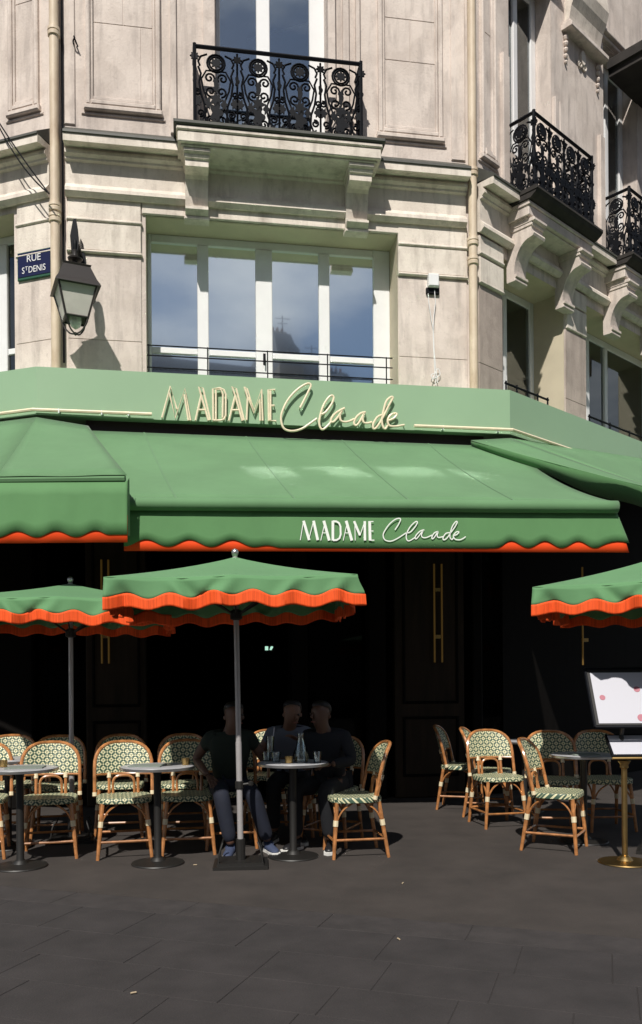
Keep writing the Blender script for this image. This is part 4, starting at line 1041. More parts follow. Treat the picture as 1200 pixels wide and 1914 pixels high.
# left awning, wrapped round the corner
Yl = 7.02
f1 = at_y(237, 888, Yl); f2 = at_y(-60, 886, Yl+.02); f2.z = f1.z
r1 = FF.P(FF.s(165, 796, .01), FF.z(165, 796, .01), .01); r0 = FF.P(.0, FF.z(68, 780, .01), .012); r0L = FFL.P(-.02, r0.z, .012)
lf = empty('awning', (f1+f2)/2, 0, 'plain green awning wrapped round the corner below the street sign', 'awning', 'green awnings of the cafe front')
f3 = f2+Vector((-3.2, 1.1, 0)); r3 = FFL.P(-4.4, r0.z, .012)
fm = at_y(-6, 886, Yl+.02); fm.z = f1.z
mb = MB()
mb.grid(sheet([r0, r1, f1, fm], 10, 8, sag=.012, wob=.005)); 
mb.grid(sheet([r3, r0, fm, f3], 14, 8, sag=.012, wob=.004))
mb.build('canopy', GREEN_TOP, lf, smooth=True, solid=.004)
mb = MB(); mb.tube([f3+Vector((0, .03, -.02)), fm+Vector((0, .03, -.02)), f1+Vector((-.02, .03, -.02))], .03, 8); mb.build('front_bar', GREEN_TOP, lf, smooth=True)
zlb = at_y(120, 1014, Yl).z
def wfL(u):
    x = -60+u*297
    k = min(1, max(0, (x-190)/20))
    return (.072+.026*math.cos(2*PI*(x-32)/73.0))*(1-k)+.062*k
wave_valance(f2+Vector((0, .02, 0)), f1+Vector((0, .02, 0)), f1.z-.045, zlb, 60, wfL, Vector((0, -1, 0)), lf, amp=.005, kick=.02, seed=2)
wave_valance(f3+Vector((0, .02, 0)), f2+Vector((0, .02, 0)), f1.z-.045, zlb, 60, lambda u: .062+.03*math.cos(u*50), Vector((-.3, -.95, 0)), lf, amp=.005, kick=.02, seed=2)
# its end flap at the right
mb = MB(); e = f1+Vector((0, .02, 0))
mb.grid([[e+Vector((0, 0, -.045)), e+Vector((.0, .07, -.0))], [Vector((e.x, e.y, zlb+.055)), Vector((e.x+.005, e.y+.06, zlb+.065))]]); mb.build('end_flap', GREEN, lf, solid=.002)
# right awning, crossing over the centre one
A_ = FF.P(FF.s(880, 823, .012), FF.z(880, 823, .012), .012); B_ = FFR.P(0.0, FFR.z(953, 815, .012)-.02, .012); C_ = FFR.P(5.6, B_.z+.56, .012)
E_ = FFR.P(-.40, 3.15, 2.02); D_ = FFR.P(5.6, 3.15, 2.02)
rt = empty('awning', (E_+D_)/2, 0, 'green awning on the right crossing over the lettered one', 'awning', 'green awnings of the cafe front')
mid = FFR.P(.45, 3.15, 2.02)
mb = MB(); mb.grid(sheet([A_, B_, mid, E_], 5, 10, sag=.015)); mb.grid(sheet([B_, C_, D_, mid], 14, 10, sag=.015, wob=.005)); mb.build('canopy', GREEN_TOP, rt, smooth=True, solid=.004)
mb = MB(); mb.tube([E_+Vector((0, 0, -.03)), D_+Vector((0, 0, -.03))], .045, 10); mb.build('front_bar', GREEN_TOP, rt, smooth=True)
# drooping side cloth with folds
rows = [[], [], []]
for i in range(25):
    u = i/24; p = A_.lerp(E_, u); dz = .04+.25*u**.55*(1-.15*u)
    for j in range(3):
        rows[j].append(p+FFR.u*(dz*j/2*.62+.008*j*math.sin(u*11))+Vector((0, .02*j*math.cos(u*7), -.012-dz*j/2*(.9+.12*math.sin(u*13)))))
mb = MB(); mb.grid(rows); mb.build('side_cloth', GREEN, rt, smooth=True, solid=.002)
wave_valance(E_+Vector((0, 0, 0)), D_, E_.z-.06, 2.62, 80, lambda u: .05+.03*math.cos(u*80), FFR.n, rt, amp=.006, kick=.015)

# ------------------------------------------------------------------ parasols
PG = 'green parasols with orange fringe'
def parasol(name_label, loc, rz, half=.82, z_top=2.29, z_edge=2.0, tilt=(0, 0), base=True, seed=0, scN=6):
    root = empty('parasol', loc, rz, name_label, 'parasol', PG); root.rotation_euler = (tilt[0], tilt[1], rz)
    rnd = random.Random(seed)
    N = 12*scN                      # points per side
    per = []
    for sd in range(4):
        for i in range(N):
            t = -1+2*i/N; q = {0: (t, -1), 1: (1, t), 2: (-t, 1), 3: (-1, -t)}[sd]; per.append((q, sd, (i/N)))
    M = 9; rows = []
    for j in range(M+1):
        v = j/M; row = []
        for (q, sd, t) in per+[per[0]]:
            sagr = abs(math.sin(2*PI*t))      # zero on the ribs at corners and middles
            x_, y_ = q[0]*half*v, q[1]*half*v
            z_ = z_top-(z_top-z_edge)*(v**.92) - .014*sagr*v*v - .012*math.sin(PI*v)
            pull = 1-.018*sagr*v*v
            row.append(Vector((x_*pull, y_*pull, z_)))
        rows.append(row)
    mb = MB(); mb.grid(rows); mb.build('canopy', GREEN_P, root, local=True, smooth=True, solid=.002)
    edge = rows[-1]; nrm = []
    for (q, sd, t) in per+[per[0]]:
        nrm.append({0: Vector((0, -1, 0)), 1: Vector((1, 0, 0)), 2: Vector((0, 1, 0)), 3: Vector((-1, 0, 0))}[sd])
    ph = rnd.random()*6
    fl = [[] for _ in range(7)]; fg = [[] for _ in range(7)]
    folds = [(.03, -.03, .04), (.05, .02, -.06), (.25, .030, .05), (.29, -.024, .07), (.50, .030, -.05), (.46, -.024, -.06), (.76, .028, -.06), (.80, -.022, -.02), (.955, .026, -.04), (.985, -.026, -.03)]
    for i, (p, nv_) in enumerate(zip(edge, nrm)):
        t = (i % (4*N))/N; sc_ = math.cos(2*PI*t*scN); irr = .010*math.sin(t*5+ph)
        tt = t % 1; fold = .010*math.sin(t*2*PI*5+ph)
        h1 = .112+irr*.7+.020*sc_; h2 = h1+.080+.006*math.sin(t*17+ph)-.006*sc_
        top_z = p.z
        for j in range(7):
            v = j/6
            fv = fold*v+sum(am*1.35*math.exp(-((tt-t0-dr_*v)/.030)**2)*(.15+.85*v) for t0, am, dr_ in folds)
            fl[j].append(p+nv_*(.012*v+fv)+Vector((0, 0, -h1*v)))
            hz = (h1-.004)+(h2-h1+.004)*v
            fl_e = fold+sum(am*1.35*math.exp(-((tt-t0-dr_)/.030)**2) for t0, am, dr_ in folds)
            fg[j].append(p+nv_*(.012+fl_e*(1+.15*v)+.004*math.sin(t*2*PI*40)*v)+nv_*.003+Vector((0, 0, -hz)))
    mb = MB(); mb.grid(fl); mb.build('flap', GREEN_P, root, local=True, smooth=True, solid=.002)
    mb = MB(); mb.grid(fg); mb.build('fringe', FRINGE, root, local=True, smooth=True, solid=.003)
    mb = MB(); mb.tube([(0, 0, .03), (0, 0, .92)], .0225, 12); mb.build('lower_pole', POLE, root, local=True, smooth=True)
    mb = MB(); mb.tube([(0, 0, .90), (0, 0, z_top)], .020, 12); mb.build('upper_pole', POLE, root, local=True, smooth=True)
    mb = MB(); mb.lathe([(.012, -.02), (.02, 0), (.026, .015), (.027, .03), (.02, .045), (.004, .053)], (0, 0, z_top+.01), 12); mb.build('finial', STEEL, root, local=True, smooth=True)
    for k in range(8):
        q = [(1, 0), (1, 1), (0, 1), (-1, 1), (-1, 0), (-1, -1), (0, -1), (1, -1)][k]
        mb = MB(); mb.tube([(q[0]*.03, q[1]*.03, z_top-.07), (q[0]*half*.96, q[1]*half*.96, z_edge-.035)], .008, 5)
        mb.tube([(q[0]*.03, q[1]*.03, z_top-.42), (q[0]*half*.5, q[1]*half*.5, (z_top+z_edge)/2-.045)], .007, 5); mb.build('rib', BLACK, root, local=True)
    mb = MB(); mb.lathe([(.024, -.05), (.045, -.04), (.045, .02), (.024, .03)], (0, 0, z_top-.42), 10); mb.build('hub', BLACK, root, local=True)
    if base:
        mb = MB(); mb.box(-.20, .20, -.17, .17, .0, .025); mb.box(-.17, .17, -.14, .14, .0251, .045); mb.build('base_plate', BLACK, root, local=True)
        mb = MB()
        for x_, y_ in ((-.16, -.12), (.16, -.12), (.16, .12), (-.16, .12)):
            mb.tube(spline([(x_, y_, .045), (x_*.95, y_*.95, .12), (x_*.8, y_*.8, .19)], 3), .007, 5)
        mb.each('base_rod', BLACK, root, local=True); mb = MB(); mb.tube([(0, 0, .02), (0, 0, .20)], .036, 10); mb.build('base_socket', BLACK, root, local=True)
        mb = MB(); mb.tube([(0, 0, .60), (.08, -.02, .61)], .010, 6); mb.lathe([(.005, -.02), (.02, -.012), (.02, .012), (.005, .02)], (.085, -.02, .61), 8); mb.lathe([(.026, -.03), (.032, -.025), (.032, .025), (.026, .03)], (0, 0, .60), 10); mb.build('locking_knob', BLACK, root, local=True)
    return root
parasol('green parasol with orange fringe standing in front of the seated customers', (-.605, 6.37, 0), rad(4), .82, 2.295, 2.055, tilt=(0, rad(-0.7)), seed=3)
parasol('green parasol whose pole stands behind the chairs and tables on the left', (at_y(133, 1300, 7.42).x, 7.42, 0), rad(9), .84, 2.23, 2.03, seed=5)
parasol('green parasol reaching in above the menu stand', (2.70, 6.75, 0), rad(-24), .86, 2.34, 2.05, seed=8)

# ------------------------------------------------------------------ bistro chairs
CG = 'rattan bistro chairs of the terrace'
def arch_pts(w_, z0, z1, y0, y1, n=16, p=2.8):
    """hoop: from (-w,z0) over the top z1 and down to (w,z0); y runs y0 -> y1 with height"""
    pts = []
    zs = z0+(z1-z0)*.50
    for k in range(4): t = k/4; pts.append((-w_, z0+(zs-z0)*t))
    for k in range(n+1):
        a = PI-PI*k/n; ca, sa = math.cos(a), math.sin(a)
        pts.append((w_*math.copysign(abs(ca)**(2/p), ca), zs+(z1-zs)*abs(sa)**(2/p)))
    for k in range(4): t = (k+1)/4; pts.append((w_, zs+(z0-zs)*t))
    return pts
def back_y(x_, z_):      # the back leans and wraps forward at its sides
    t = (z_-.45)/.43; return .185+.085*t+.02*t*t - .055*(abs(x_)/.21)**2
def make_chair(label):
    root = empty('bistro_chair', (0, 0, 0), 0, label, 'chair', CG)
    # seat: rounded, a woven slab
    def outline(sc):
        pts = []
        for k in range(28):
            a = 2*PI*k/28; ca, sa = math.cos(a), math.sin(a)
            x_ = .215*math.copysign(abs(ca)**.5, ca)*(1-.05*(sa > 0)*sa); y_ = .205*math.copysign(abs(sa)**.55, sa); pts.append(Vector((x_*sc, y_*sc, 0)))
        return pts
    mb = MB(); zz = [(.97, .425), (1.0, .430), (1.0, .462), (.97, .470), (.6, .466), (.02, .464)]; vs = []; fs = []
    for sc, z_ in zz: vs += [p+Vector((0, 0, z_)) for p in outline(sc)]
    n = 28
    for i in range(len(zz)-1):
        for k in range(n): fs.append((i*n+k, i*n+(k+1) % n, (i+1)*n+(k+1) % n, (i+1)*n+k))
    fs.append(tuple(range(n))[::-1]); fs.append(tuple(range((len(zz)-1)*n, len(zz)*n))); mb.add(vs, fs); mb.build('seat', WEAVE_S, root, local=True, smooth=True)
    # backrest
    hp = arch_pts(.228, .45, .88, 0, 0)
    def half(z_):
        zs = .45+.43*.50
        if z_ <= zs: return .228
        t = min(1, (z_-zs)/(.88-zs)); return .228*max(0, 1-t**2.6)**(1/2.6)
    rows = []
    for j in range(13):
        z_ = .625+(.872-.625)*j/12; h_ = half(z_)
        rows.append([Vector((-h_+2*h_*i/14, back_y(-h_+2*h_*i/14, z_), z_)) for i in range(15)])
    mb = MB(); mb.grid(rows); mb.build('backrest', WEAVE_B, root, local=True, smooth=True, solid=.012)
    mb = MB(); mb.tube([(x_, back_y(x_, z_), z_) for x_, z_ in hp], .0145, 8); mb.build('back_frame', RATTAN, root, local=True, smooth=True)
    mb = MB(); xs = [(-.228+.456*i/10) for i in range(11)]
    mb.tube([(x_, back_y(x_, .622), .622) for x_ in xs], .010, 6); mb.build('back_rail', RATTAN, root, local=True, smooth=True)
    # inner hoop and its two posts
    mb = MB()
    ia = arch_pts(.085, .465, .612, 0, 0, 10)
    mb.tube([(x_, .17+.05*(z_-.46), z_) for x_, z_ in ia], .011, 6)
    for sg in (-1, 1): mb.tube([(sg*.115, .165, .46), (sg*.115, back_y(.115, .62), .625)], .0125, 6)
    mb.build('inner_hoop', RATTAN, root, local=True, smooth=True)
    # legs
    LG_ = [((-.165, -.165), (-.205, -.20)), ((.165, -.165), (.205, -.20)), ((-.175, .165), (-.195, .235)), ((.175, .165), (.195, .235))]
    legs = []
    for (tx, ty), (bx, by) in LG_:
        mb = MB(); mb.tube([(tx, ty, .43), ((tx+bx)/2, (ty+by)/2, .215), (bx, by, 0)], [.0165, .0165, .0135], 8); mb.build('leg', RATTAN, root, local=True, smooth=True); legs.append((Vector((tx, ty, .43)), Vector((bx, by, 0))))
    at = lambda i, z_: legs[i][1].lerp(legs[i][0], z_/.43)
    mb = MB()
    for i, j, z_ in ((0, 1, .135), (2, 3, .15), (0, 2, .145), (1, 3, .145)): mb.tube([at(i, z_), at(j, z_)], .0105, 6)
    mb.each('stretcher', RATTAN, root, local=True, smooth=True)
    mb = MB()
    for i, j in ((0, 1), (1, 0), (0, 2), (2, 0), (1, 3), (3, 1), (2, 3), (3, 2)):
        p = at(i, .27); q = at(j, .425); e_ = p.lerp(Vector((q.x, q.y, .425)), .38); e_.z = .424
        mb.tube(spline([p, p.lerp(e_, .4)+Vector((0, 0, .035)), e_], 4), .008, 5)
    mb.each('brace', RATTAN, root, local=True, smooth=True)
    mb = MB()
    for i in range(4):
        p = at(i, .25); q = at(i, .295); mb.tube([p, q], .0205, 8)
    for sg in (-1, 1):
        mb.tube([(sg*.115, back_y(.115, .6)-.004, .592), (sg*.115, back_y(.115, .63), .632)], .0175, 8)
        mb.tube([(sg*.228, back_y(.228, .45), .455), (sg*.228, back_y(.228, .48), .485)], .0185, 8)
    mb.each('binding', BIND, root, local=True, smooth=True)
    return root
CH = [   # x, y of the seat centre, heading, label
 (-2.72, 6.80, 14, 'rattan chair cut by the left edge of the photo'),
 (-2.16, 6.80, 15, 'rattan chair with its back half sunlit behind the leftmost round table'),
 (-1.575, 6.82, 14, 'brightly lit rattan chair between the two left round tables'),
 (-1.085, 6.93, 10, 'rattan chair in parasol shade behind the table with a brass cup'),
 (-2.36, 7.64, 11, 'shaded rattan chair in the second row behind the leftmost table'),
 (-1.82, 7.72, 9, 'shaded rattan chair directly behind the brightly lit one'),
 (-2.84, 7.76, 12, 'shaded second row rattan chair at the far left edge'),
 (-1.25, 7.74, 8, 'second row rattan chair beside the seated person in green'),
 (-.53, 8.35, -4, 'rattan chair deep in the terrace seen between two seated customers'),
 (.25, 6.78, -80, 'sunlit rattan chair seen side on beside the occupied table'),
 (1.50, 9.18, 72, 'farthest rattan chair near the brass light tubes, facing right'),
 (1.70, 8.66, 70, 'rattan chair tucked behind the front facing one, near the pier'),
 (1.66, 8.08, 12, 'sunlit front facing rattan chair in the right group'),
 (1.895, 6.93, 62, 'nearest rattan chair of the right group, turned towards the menu stand'),
 (2.12, 7.82, -6, 'shaded rattan chair behind the small table on the right'),
 (2.60, 7.85, 3, 'shaded rattan chair behind the lower menu panel'),
]
proto = None
for x_, y_, a_, lab in CH:
    if proto is None: o = proto = make_chair(lab)
    else: o = copy_tree(proto); o['label'] = lab
    o.location = (x_, y_, 0); o.rotation_euler = (0, 0, rad(a_))

# ------------------------------------------------------------------ tables
TG = 'round bistro tables'
def make_table(label):
    root = empty('bistro_table', (0, 0, 0), 0, label, 'table', TG)
    mb = MB(); mb.lathe([(.262, .716), (.272, .719), (.275, .727), (.272, .735), (.262, .738)], (0, 0, 0), 36); mb.build('tabletop', TOP, root, local=True, smooth=True)
    mb = MB(); mb.lathe([(.276, .714), (.281, .716), (.281, .732), (.276, .734)], (0, 0, 0), 36); mb.build('rim', STEEL, root, local=True, smooth=True)
    mb = MB(); mb.lathe([(.10, .70), (.10, .7135)], (0, 0, 0), 16); mb.lathe([(.035, .04), (.028, .06), (.028, .66), (.036, .70)], (0, 0, 0), 14); mb.build('column', BLACK, root, local=True, smooth=True)
    mb = MB(); mb.lathe([(.195, 0), (.2, .004), (.195, .012), (.06, .026), (.045, .045), (.04, .05)], (0, 0, 0), 28); mb.build('base', BLACK, root, local=True, smooth=True)
    return root
TB = [(-2.25, 6.38, 'leftmost round table with a grey card on its top'), (-1.24, 6.46, 'round table with a brass cup and card, right of the bright chair'),
      (-.225, 6.68, 'round table with glasses and carafe in front of the customers'), (2.21, 7.22, 'shaded round table behind the menu stand'), (2.12, 8.95, 'far round table among the right hand chairs'), (-2.62, 7.15, 'second row round table at the left edge')]
tproto = None
for x_, y_, lab in TB:
    if tproto is None: o = tproto = make_table(lab)
    else: o = copy_tree(tproto); o['label'] = lab
    o.location = (x_, y_, 0)
ZTB = .7395
def card(x_, y_, a_, lab, w_=.20, h_=.145):
    mb = MB(); mb.box(-w_/2, w_/2, -h_/2, h_/2, 0, .004); mb.box(-w_/2+.004, w_/2-.002, -h_/2+.003, h_/2-.003, .0041, .0075)
    o = mb.build('menu_card', CARD, None, local=True); o.location = (x_, y_, ZTB); o.rotation_euler = (0, 0, rad(a_)); tag(o, lab, 'menu')
card(-2.20, 6.36, 8, 'grey menu card lying on the leftmost table', .27, .19); card(-1.31, 6.44, -6, 'grey menu card lying on the table beside the brass cup', .25, .19); card(2.19, 7.15, 4, 'grey menu card on the shaded table behind the menu stand', .22, .17)
def cup(x_, y_, lab):
    root = empty('candle_cup', (x_, y_, ZTB), 0, lab, 'candle holder', 'brass candle cups')
    mb = MB(); mb.lathe([(.022, 0), (.029, .003), (.031, .05), (.029, .052), (.027, .045), (.025, .012)], (0, 0, 0), 16); mb.build('cup', BRASS, root, local=True, smooth=True)
    mb = MB(); mb.lathe([(.024, .013), (.024, .036)], (0, 0, 0), 12); mb.build('candle', PAPER, root, local=True)
cup(at_y(347, 1420, 6.5).x, 6.50, 'brass candle cup on the table right of the bright chair'); cup(at_y(6, 1420, 6.42).x, 6.42, 'brass candle cup at the left edge on the leftmost table'); cup(at_y(540, 1420, 6.58).x, 6.58, 'brass candle cup on the occupied table between the glasses')
def glass(x_, y_, lab, r=.034, h=.095, group='drinking glasses on the occupied table', level=.5, straw=False):
    root = empty('drinking_glass', (x_, y_, ZTB), 0, lab, 'glass', group)
    mb = MB(); mb.lathe([(r*.72, 0), (r*.78, .003), (r, h), (r*.93, h), (r*.72, .008)], (0, 0, 0), 16); mb.build('tumbler', CLEAR, root, local=True, smooth=True)
    mb = MB(); mb.lathe([(r*.70, .009), (r*.70+r*.2*level, h*level)], (0, 0, 0), 14); mb.build('water', mat('water_'+str(len(bpy.data.materials)), (.7, .74, .74), .05, spec=.5) if False else CLEAR, root, local=True)
    if straw:
        mb = MB(); mb.tube([(.0, 0, .02), (.035, .0, h+.07)], .004, 6); mb.build('straw', PAPER, root, local=True)
glass(at_y(593, 1415, 6.6).x, 6.6, 'water tumbler at the right edge of the occupied table', .036, .085)
glass(at_y(516, 1415, 6.70).x, 6.70, 'low tumbler next to the brass candle cup', .040, .075)
glass(at_y(498, 1415, 6.78).x, 6.78, 'low tumbler at the left edge of the occupied table', .036, .07)
glass(at_y(505, 1395, 6.86).x, 6.86, 'tall glass with a straw behind the low tumblers', .034, .19, level=.75, straw=True)
cf = empty('water_carafe', (at_y(562, 1415, 6.62).x, 6.64, ZTB), 0, 'clear glass water carafe in the middle of the occupied table', 'carafe')
mb = MB(); mb.lathe([(.045, 0), (.055, .004), (.055, .03), (.035, .13), (.022, .19), (.026, .225), (.024, .225), (.019, .19), (.032, .13), (.05, .03), (.046, .008)], (0, 0, 0), 18); mb.build('bottle', CLEAR, cf, local=True, smooth=True)
mb = MB(); mb.lathe([(.045, .009), (.049, .03), (.040, .09)], (0, 0, 0), 16); mb.build('water', CLEAR, cf, local=True)

# ------------------------------------------------------------------ menu stand
ms = empty('menu_stand', (2.252, 6.37, 0), 0, 'brass pole menu stand with two slanted white menu panels', 'menu stand')
mb = MB(); mb.lathe([(.19, 0), (.195, .006), (.19, .012), (.06, .022), (.04, .045), (.022, .06)], (0, 0, 0), 28); mb.build('base', BRASS, ms, local=True, smooth=True)
mb = MB(); mb.tube([(0, 0, .05), (0, 0, .80)], .021, 12); mb.lathe([(.022, 0), (.032, .01), (.03, .03), (.05, .06), (.022, .07)], (0, 0, .70), 12); mb.build('pole', BRASS, ms, local=True, smooth=True)
def slant(mb, w0, w1, z0, z1, y0, y1, th, off=0.0):
    d = Vector((0, -(z1-z0), (y1-y0))).normalized()      # outward normal, up-front
    d = Vector((0, -(z1-z0), (y1-y0))); d.normalize()
    a, b, c, e = Vector((w0, y0, z0)), Vector((w1, y0, z0)), Vector((w1, y1, z1)), Vector((w0, y1, z1))
    mb.prism([p+d*off for p in (a, b, c, e)], d*th); return d
mb = MB(); slant(mb, -.235, .36, 1.015, 1.445, -.04, .20, .03); mb.build('upper_case', BLACK, ms, local=True)
mb = MB(); slant(mb, -.205, .33, 1.04, 1.415, -.060, .150, .004); up = mb.build('upper_paper', PAPER, ms, local=True)
mb = MB()
for a, b in (((-.235, 1.015, -.04), (-.235, 1.445, .20)), ((.36, 1.015, -.04), (.36, 1.445, .20)), ((-.235, 1.015, -.04), (.36, 1.015, -.04)), ((-.235, 1.445, .20), (.36, 1.445, .20))):
    o_ = Vector((0, -.03, .0)); mb.tube([Vector((a[0], a[2], a[1]))+o_, Vector((b[0], b[2], b[1]))+o_], .012, 6)
mb.each('case_frame', IRON, ms, local=True)
def on_upper(x_, v, off=.005): # point on the upper paper, v 0..1 up
    n_ = Vector((0, -(1.415-1.04), .21)).normalized(); return Vector((x_, -.060+.21*v, 1.04+.375*v))+n_*off
def disc(cx, cv, r_, m, name):
    mb = MB(); e1_ = Vector((1, 0, 0)); e2_ = (on_upper(0, 1)-on_upper(0, 0)).normalized()
    mb.prism([on_upper(cx, cv)+e1_*r_*math.cos(t*PI/8)+e2_*r_*math.sin(t*PI/8) for t in range(16)], (on_upper(0, 0, .001)-on_upper(0, 0, 0))); mb.build(name, m, ms, local=True)
for cx, cv, r_, m in ((-.145, .50, .022, PINK), (.125, .66, .024, PINK), (.115, .10, .03, PINK)): disc(cx, cv, r_, m, 'printed_badge')
mb = MB(); slant(mb, -.115, .34, .785, .935, -.07, .10, .02); mb.build('lower_case', IRON, ms, local=True)
mb = MB(); slant(mb, -.10, .325, .797, .925, -.0564, .0887, .003, .0205); mb.build('lower_paper', PAPER, ms, local=True)
mb = MB(); mb.tube([(-.12, -.095, .786), (.345, -.095, .786)], .010, 6); mb.build('ledge', BRASS, ms, local=True)
mb = MB(); mb.tube([(0, 0.02, .78), (0, .06, .95), (0, .03, 1.02)], .018, 8); mb.build('neck', BLACK, ms, local=True)

# ------------------------------------------------------------------ people
def skin(name, verts, edges, radii, m, parent, levels=2, local=True):
    me = bpy.data.meshes.new(name); me.from_pydata([tuple(v) for v in verts], edges, []); me.materials.append(m)
    o = bpy.data.objects.new(name, me); COL.objects.link(o)
    md = o.modifiers.new('skin', 'SKIN'); md.use_smooth_shade = True
    if not me.skin_vertices:
        pass
    sv = me.skin_vertices[0].data
    for i, r_ in enumerate(radii): sv[i].radius = r_ if isinstance(r_, tuple) else (r_, r_); sv[i].use_root = (i == 0)
    ss = o.modifiers.new('sub', 'SUBSURF'); ss.levels = levels; ss.render_levels = levels
    if parent is not None: o.parent = parent
    return o
SKIN1 = mat('warm_skin', (0.22, 0.115, 0.075), 0.5, var=.1, vscale=12); SKIN2 = mat('brown_skin', (0.11, 0.055, 0.036), 0.5, var=.1, vscale=12)
HAIR = mat('dark_hair', (0.012, 0.009, 0.008), 0.5, var=.4, vscale=60); EYE = mat('dark_eye', (.05, .035, .03), .2)
SHIRT_G = mat('dark_green_jersey', (0.008, 0.016, 0.010), .85, bump=.3, bscale=14); SHIRT_W = mat('pale_blue_shirt', (.15, .165, .21), .8, bump=.3, bscale=14)
COAT = mat('navy_coat', (.006, .007, .012), .85, bump=.3, bscale=12); JEANS = mat('blue_jeans', (.007, .010, .023), .85, var=.25, vscale=10, bump=.3, bscale=15); TROUS = mat('dark_trousers', (.006, .007, .010), .85, bump=.3, bscale=14)
SHOE_B = mat('blue_suede', (.04, .055, .11), .8, var=.2, vscale=20); SHOE_K = mat('black_leather', (.014, .014, .016), .4); SOLE = mat('white_sole', (.7, .69, .66), .6); BLUE_D = mat('faded_blue_top', (.05, .06, .11), .85)
def person(label, loc, rz, top, trou, shoe, skinm, lean=.0, head_turn=(0, 0), arms=None, knees=None, feet=None, long_sleeve=False, hair_long=False, yoff=0):
    """seated; faces -Y locally. root mesh = the body"""
    V = Vector
    pel = V((0, .02, .53)); wa = V((0, .02-.35*lean, .71)); chs = V((0, .03-.75*lean, .90)); nk = V((0, .01-1.05*lean, 1.02))
    sh = {sg: V((sg*.180, .03-.9*lean, .965)) for sg in (-1, 1)}
    hp = {sg: V((sg*.095, .0, .53)) for sg in (-1, 1)}
    arms = arms or {sg: (V((sg*.26, -.06-.5*lean, .76)), V((sg*.13, -.30, .74))) for sg in (-1, 1)}
    knees = knees or {sg: V((sg*.12, -.42, .53)) for sg in (-1, 1)}; feet = feet or {sg: V((sg*.12, -.40, .09)) for sg in (-1, 1)}
    jaw = nk+V((head_turn[0]*.03, -.035, .065)); fc = nk+V((head_turn[0]*.04, -.025, .125)); sk = nk+V((head_turn[0]*.04, -.005, .185)); cr_ = nk+V((head_turn[0]*.04, .0, .225))
    vs = [pel, wa, chs, nk, jaw, fc, sk, cr_]; rs = [(.13, .11), (.115, .09), (.115, .08), .060, (.066, .072), (.082, .095), (.090, .108), (.062, .075)]
    ed = [(i, i+1) for i in range(7)]
    def chain(par, pts, rr):
        i0 = par
        for p, r_ in zip(pts, rr): vs.append(p); rs.append(r_); ed.append((i0, len(vs)-1)); i0 = len(vs)-1
        return i0
    hands = {}
    for sg in (-1, 1):
        el, wr = arms[sg]; chain(2, [sh[sg], el, el.lerp(wr, .5), wr], [.06, .042, .038, .027]); hands[sg] = wr
        an = feet[sg]; chain(0, [hp[sg], knees[sg], knees[sg].lerp(an, .35), an], [.085, .058, .055, .038])
    fd = V((head_turn[0]*.8, -1, head_turn[1])).normalized()
    root = skin('person', vs, ed, rs, skinm, None); root.location = loc; root.rotation_euler = (0, 0, rz); root.scale = (.95, .95, .94); tag(root, label, 'person', None)
    # hands: palm and five fingers
    for sg in (-1, 1):
        wr = hands[sg]; el = arms[sg][0]; d = (wr-el).normalized(); sd = V((0, 0, 1)).cross(d).normalized(); up = d.cross(sd)*-1
        hv = [wr, wr+d*.045, wr+d*.085]; hr = [.024, (.03, .016), (.036, .015)]; he = [(0, 1), (1, 2)]
        for k, (o_, l_) in enumerate(((-.027, .058), (-.009, .07), (.010, .066), (.027, .05))):
            a = wr+d*.095+sd*o_; b = a+d*l_*.5+V((0, 0, -.006)); c = b+d*l_*.4+V((0, 0, -.022))
            i = len(hv); hv += [a, b, c]; hr += [.0095, .009, .0075]; he += [(2, i), (i, i+1), (i+1, i+2)]
        i = len(hv); a = wr+d*.045+sd*(-sg)*.034; b = a+d*.035+sd*(-sg)*.016; c = b+d*.03; hv += [a, b, c]; hr += [.012, .0105, .009]; he += [(1, i), (i, i+1), (i+1, i+2)]
        skin('hand', hv, he, hr, skinm, root, 1)
    # clothes
    vs2 = [pel+V((0, 0, .02)), wa, chs, nk+V((0, .008, -.01))]; rs2 = [(.165, .14), (.155, .128), (.185, .140), (.088, .088)]; ed2 = [(0, 1), (1, 2), (2, 3)]
    for sg in (-1, 1):
        el, wr = arms[sg]; pts = [sh[sg]+V((0, 0, -.005)), sh[sg].lerp(el, .6)]; rr = [.074, .062]
        if long_sleeve: pts += [el, el.lerp(wr, .5), el.lerp(wr, .92)]; rr += [.056, .05, .04]
        i0 = 2
        for p, r_ in zip(pts, rr): vs2.append(p); rs2.append(r_); ed2.append((i0, len(vs2)-1)); i0 = len(vs2)-1
    skin('coat' if long_sleeve else 'shirt', vs2, ed2, rs2, top, root)
    vs3 = [pel+V((0, .01, -.01))]; rs3 = [(.15, .12)]; ed3 = []
    for sg in (-1, 1):
        an = feet[sg]; i0 = 0
        for p, r_ in ((hp[sg], .095), (hp[sg].lerp(knees[sg], .55), .086), (knees[sg], .073), (knees[sg].lerp(an, .4), .07), (an+(knees[sg]-an)*.04, .060)):
            vs3.append(p); rs3.append(r_); ed3.append((i0, len(vs3)-1)); i0 = len(vs3)-1
    skin('trousers', vs3, ed3, rs3, trou, root)
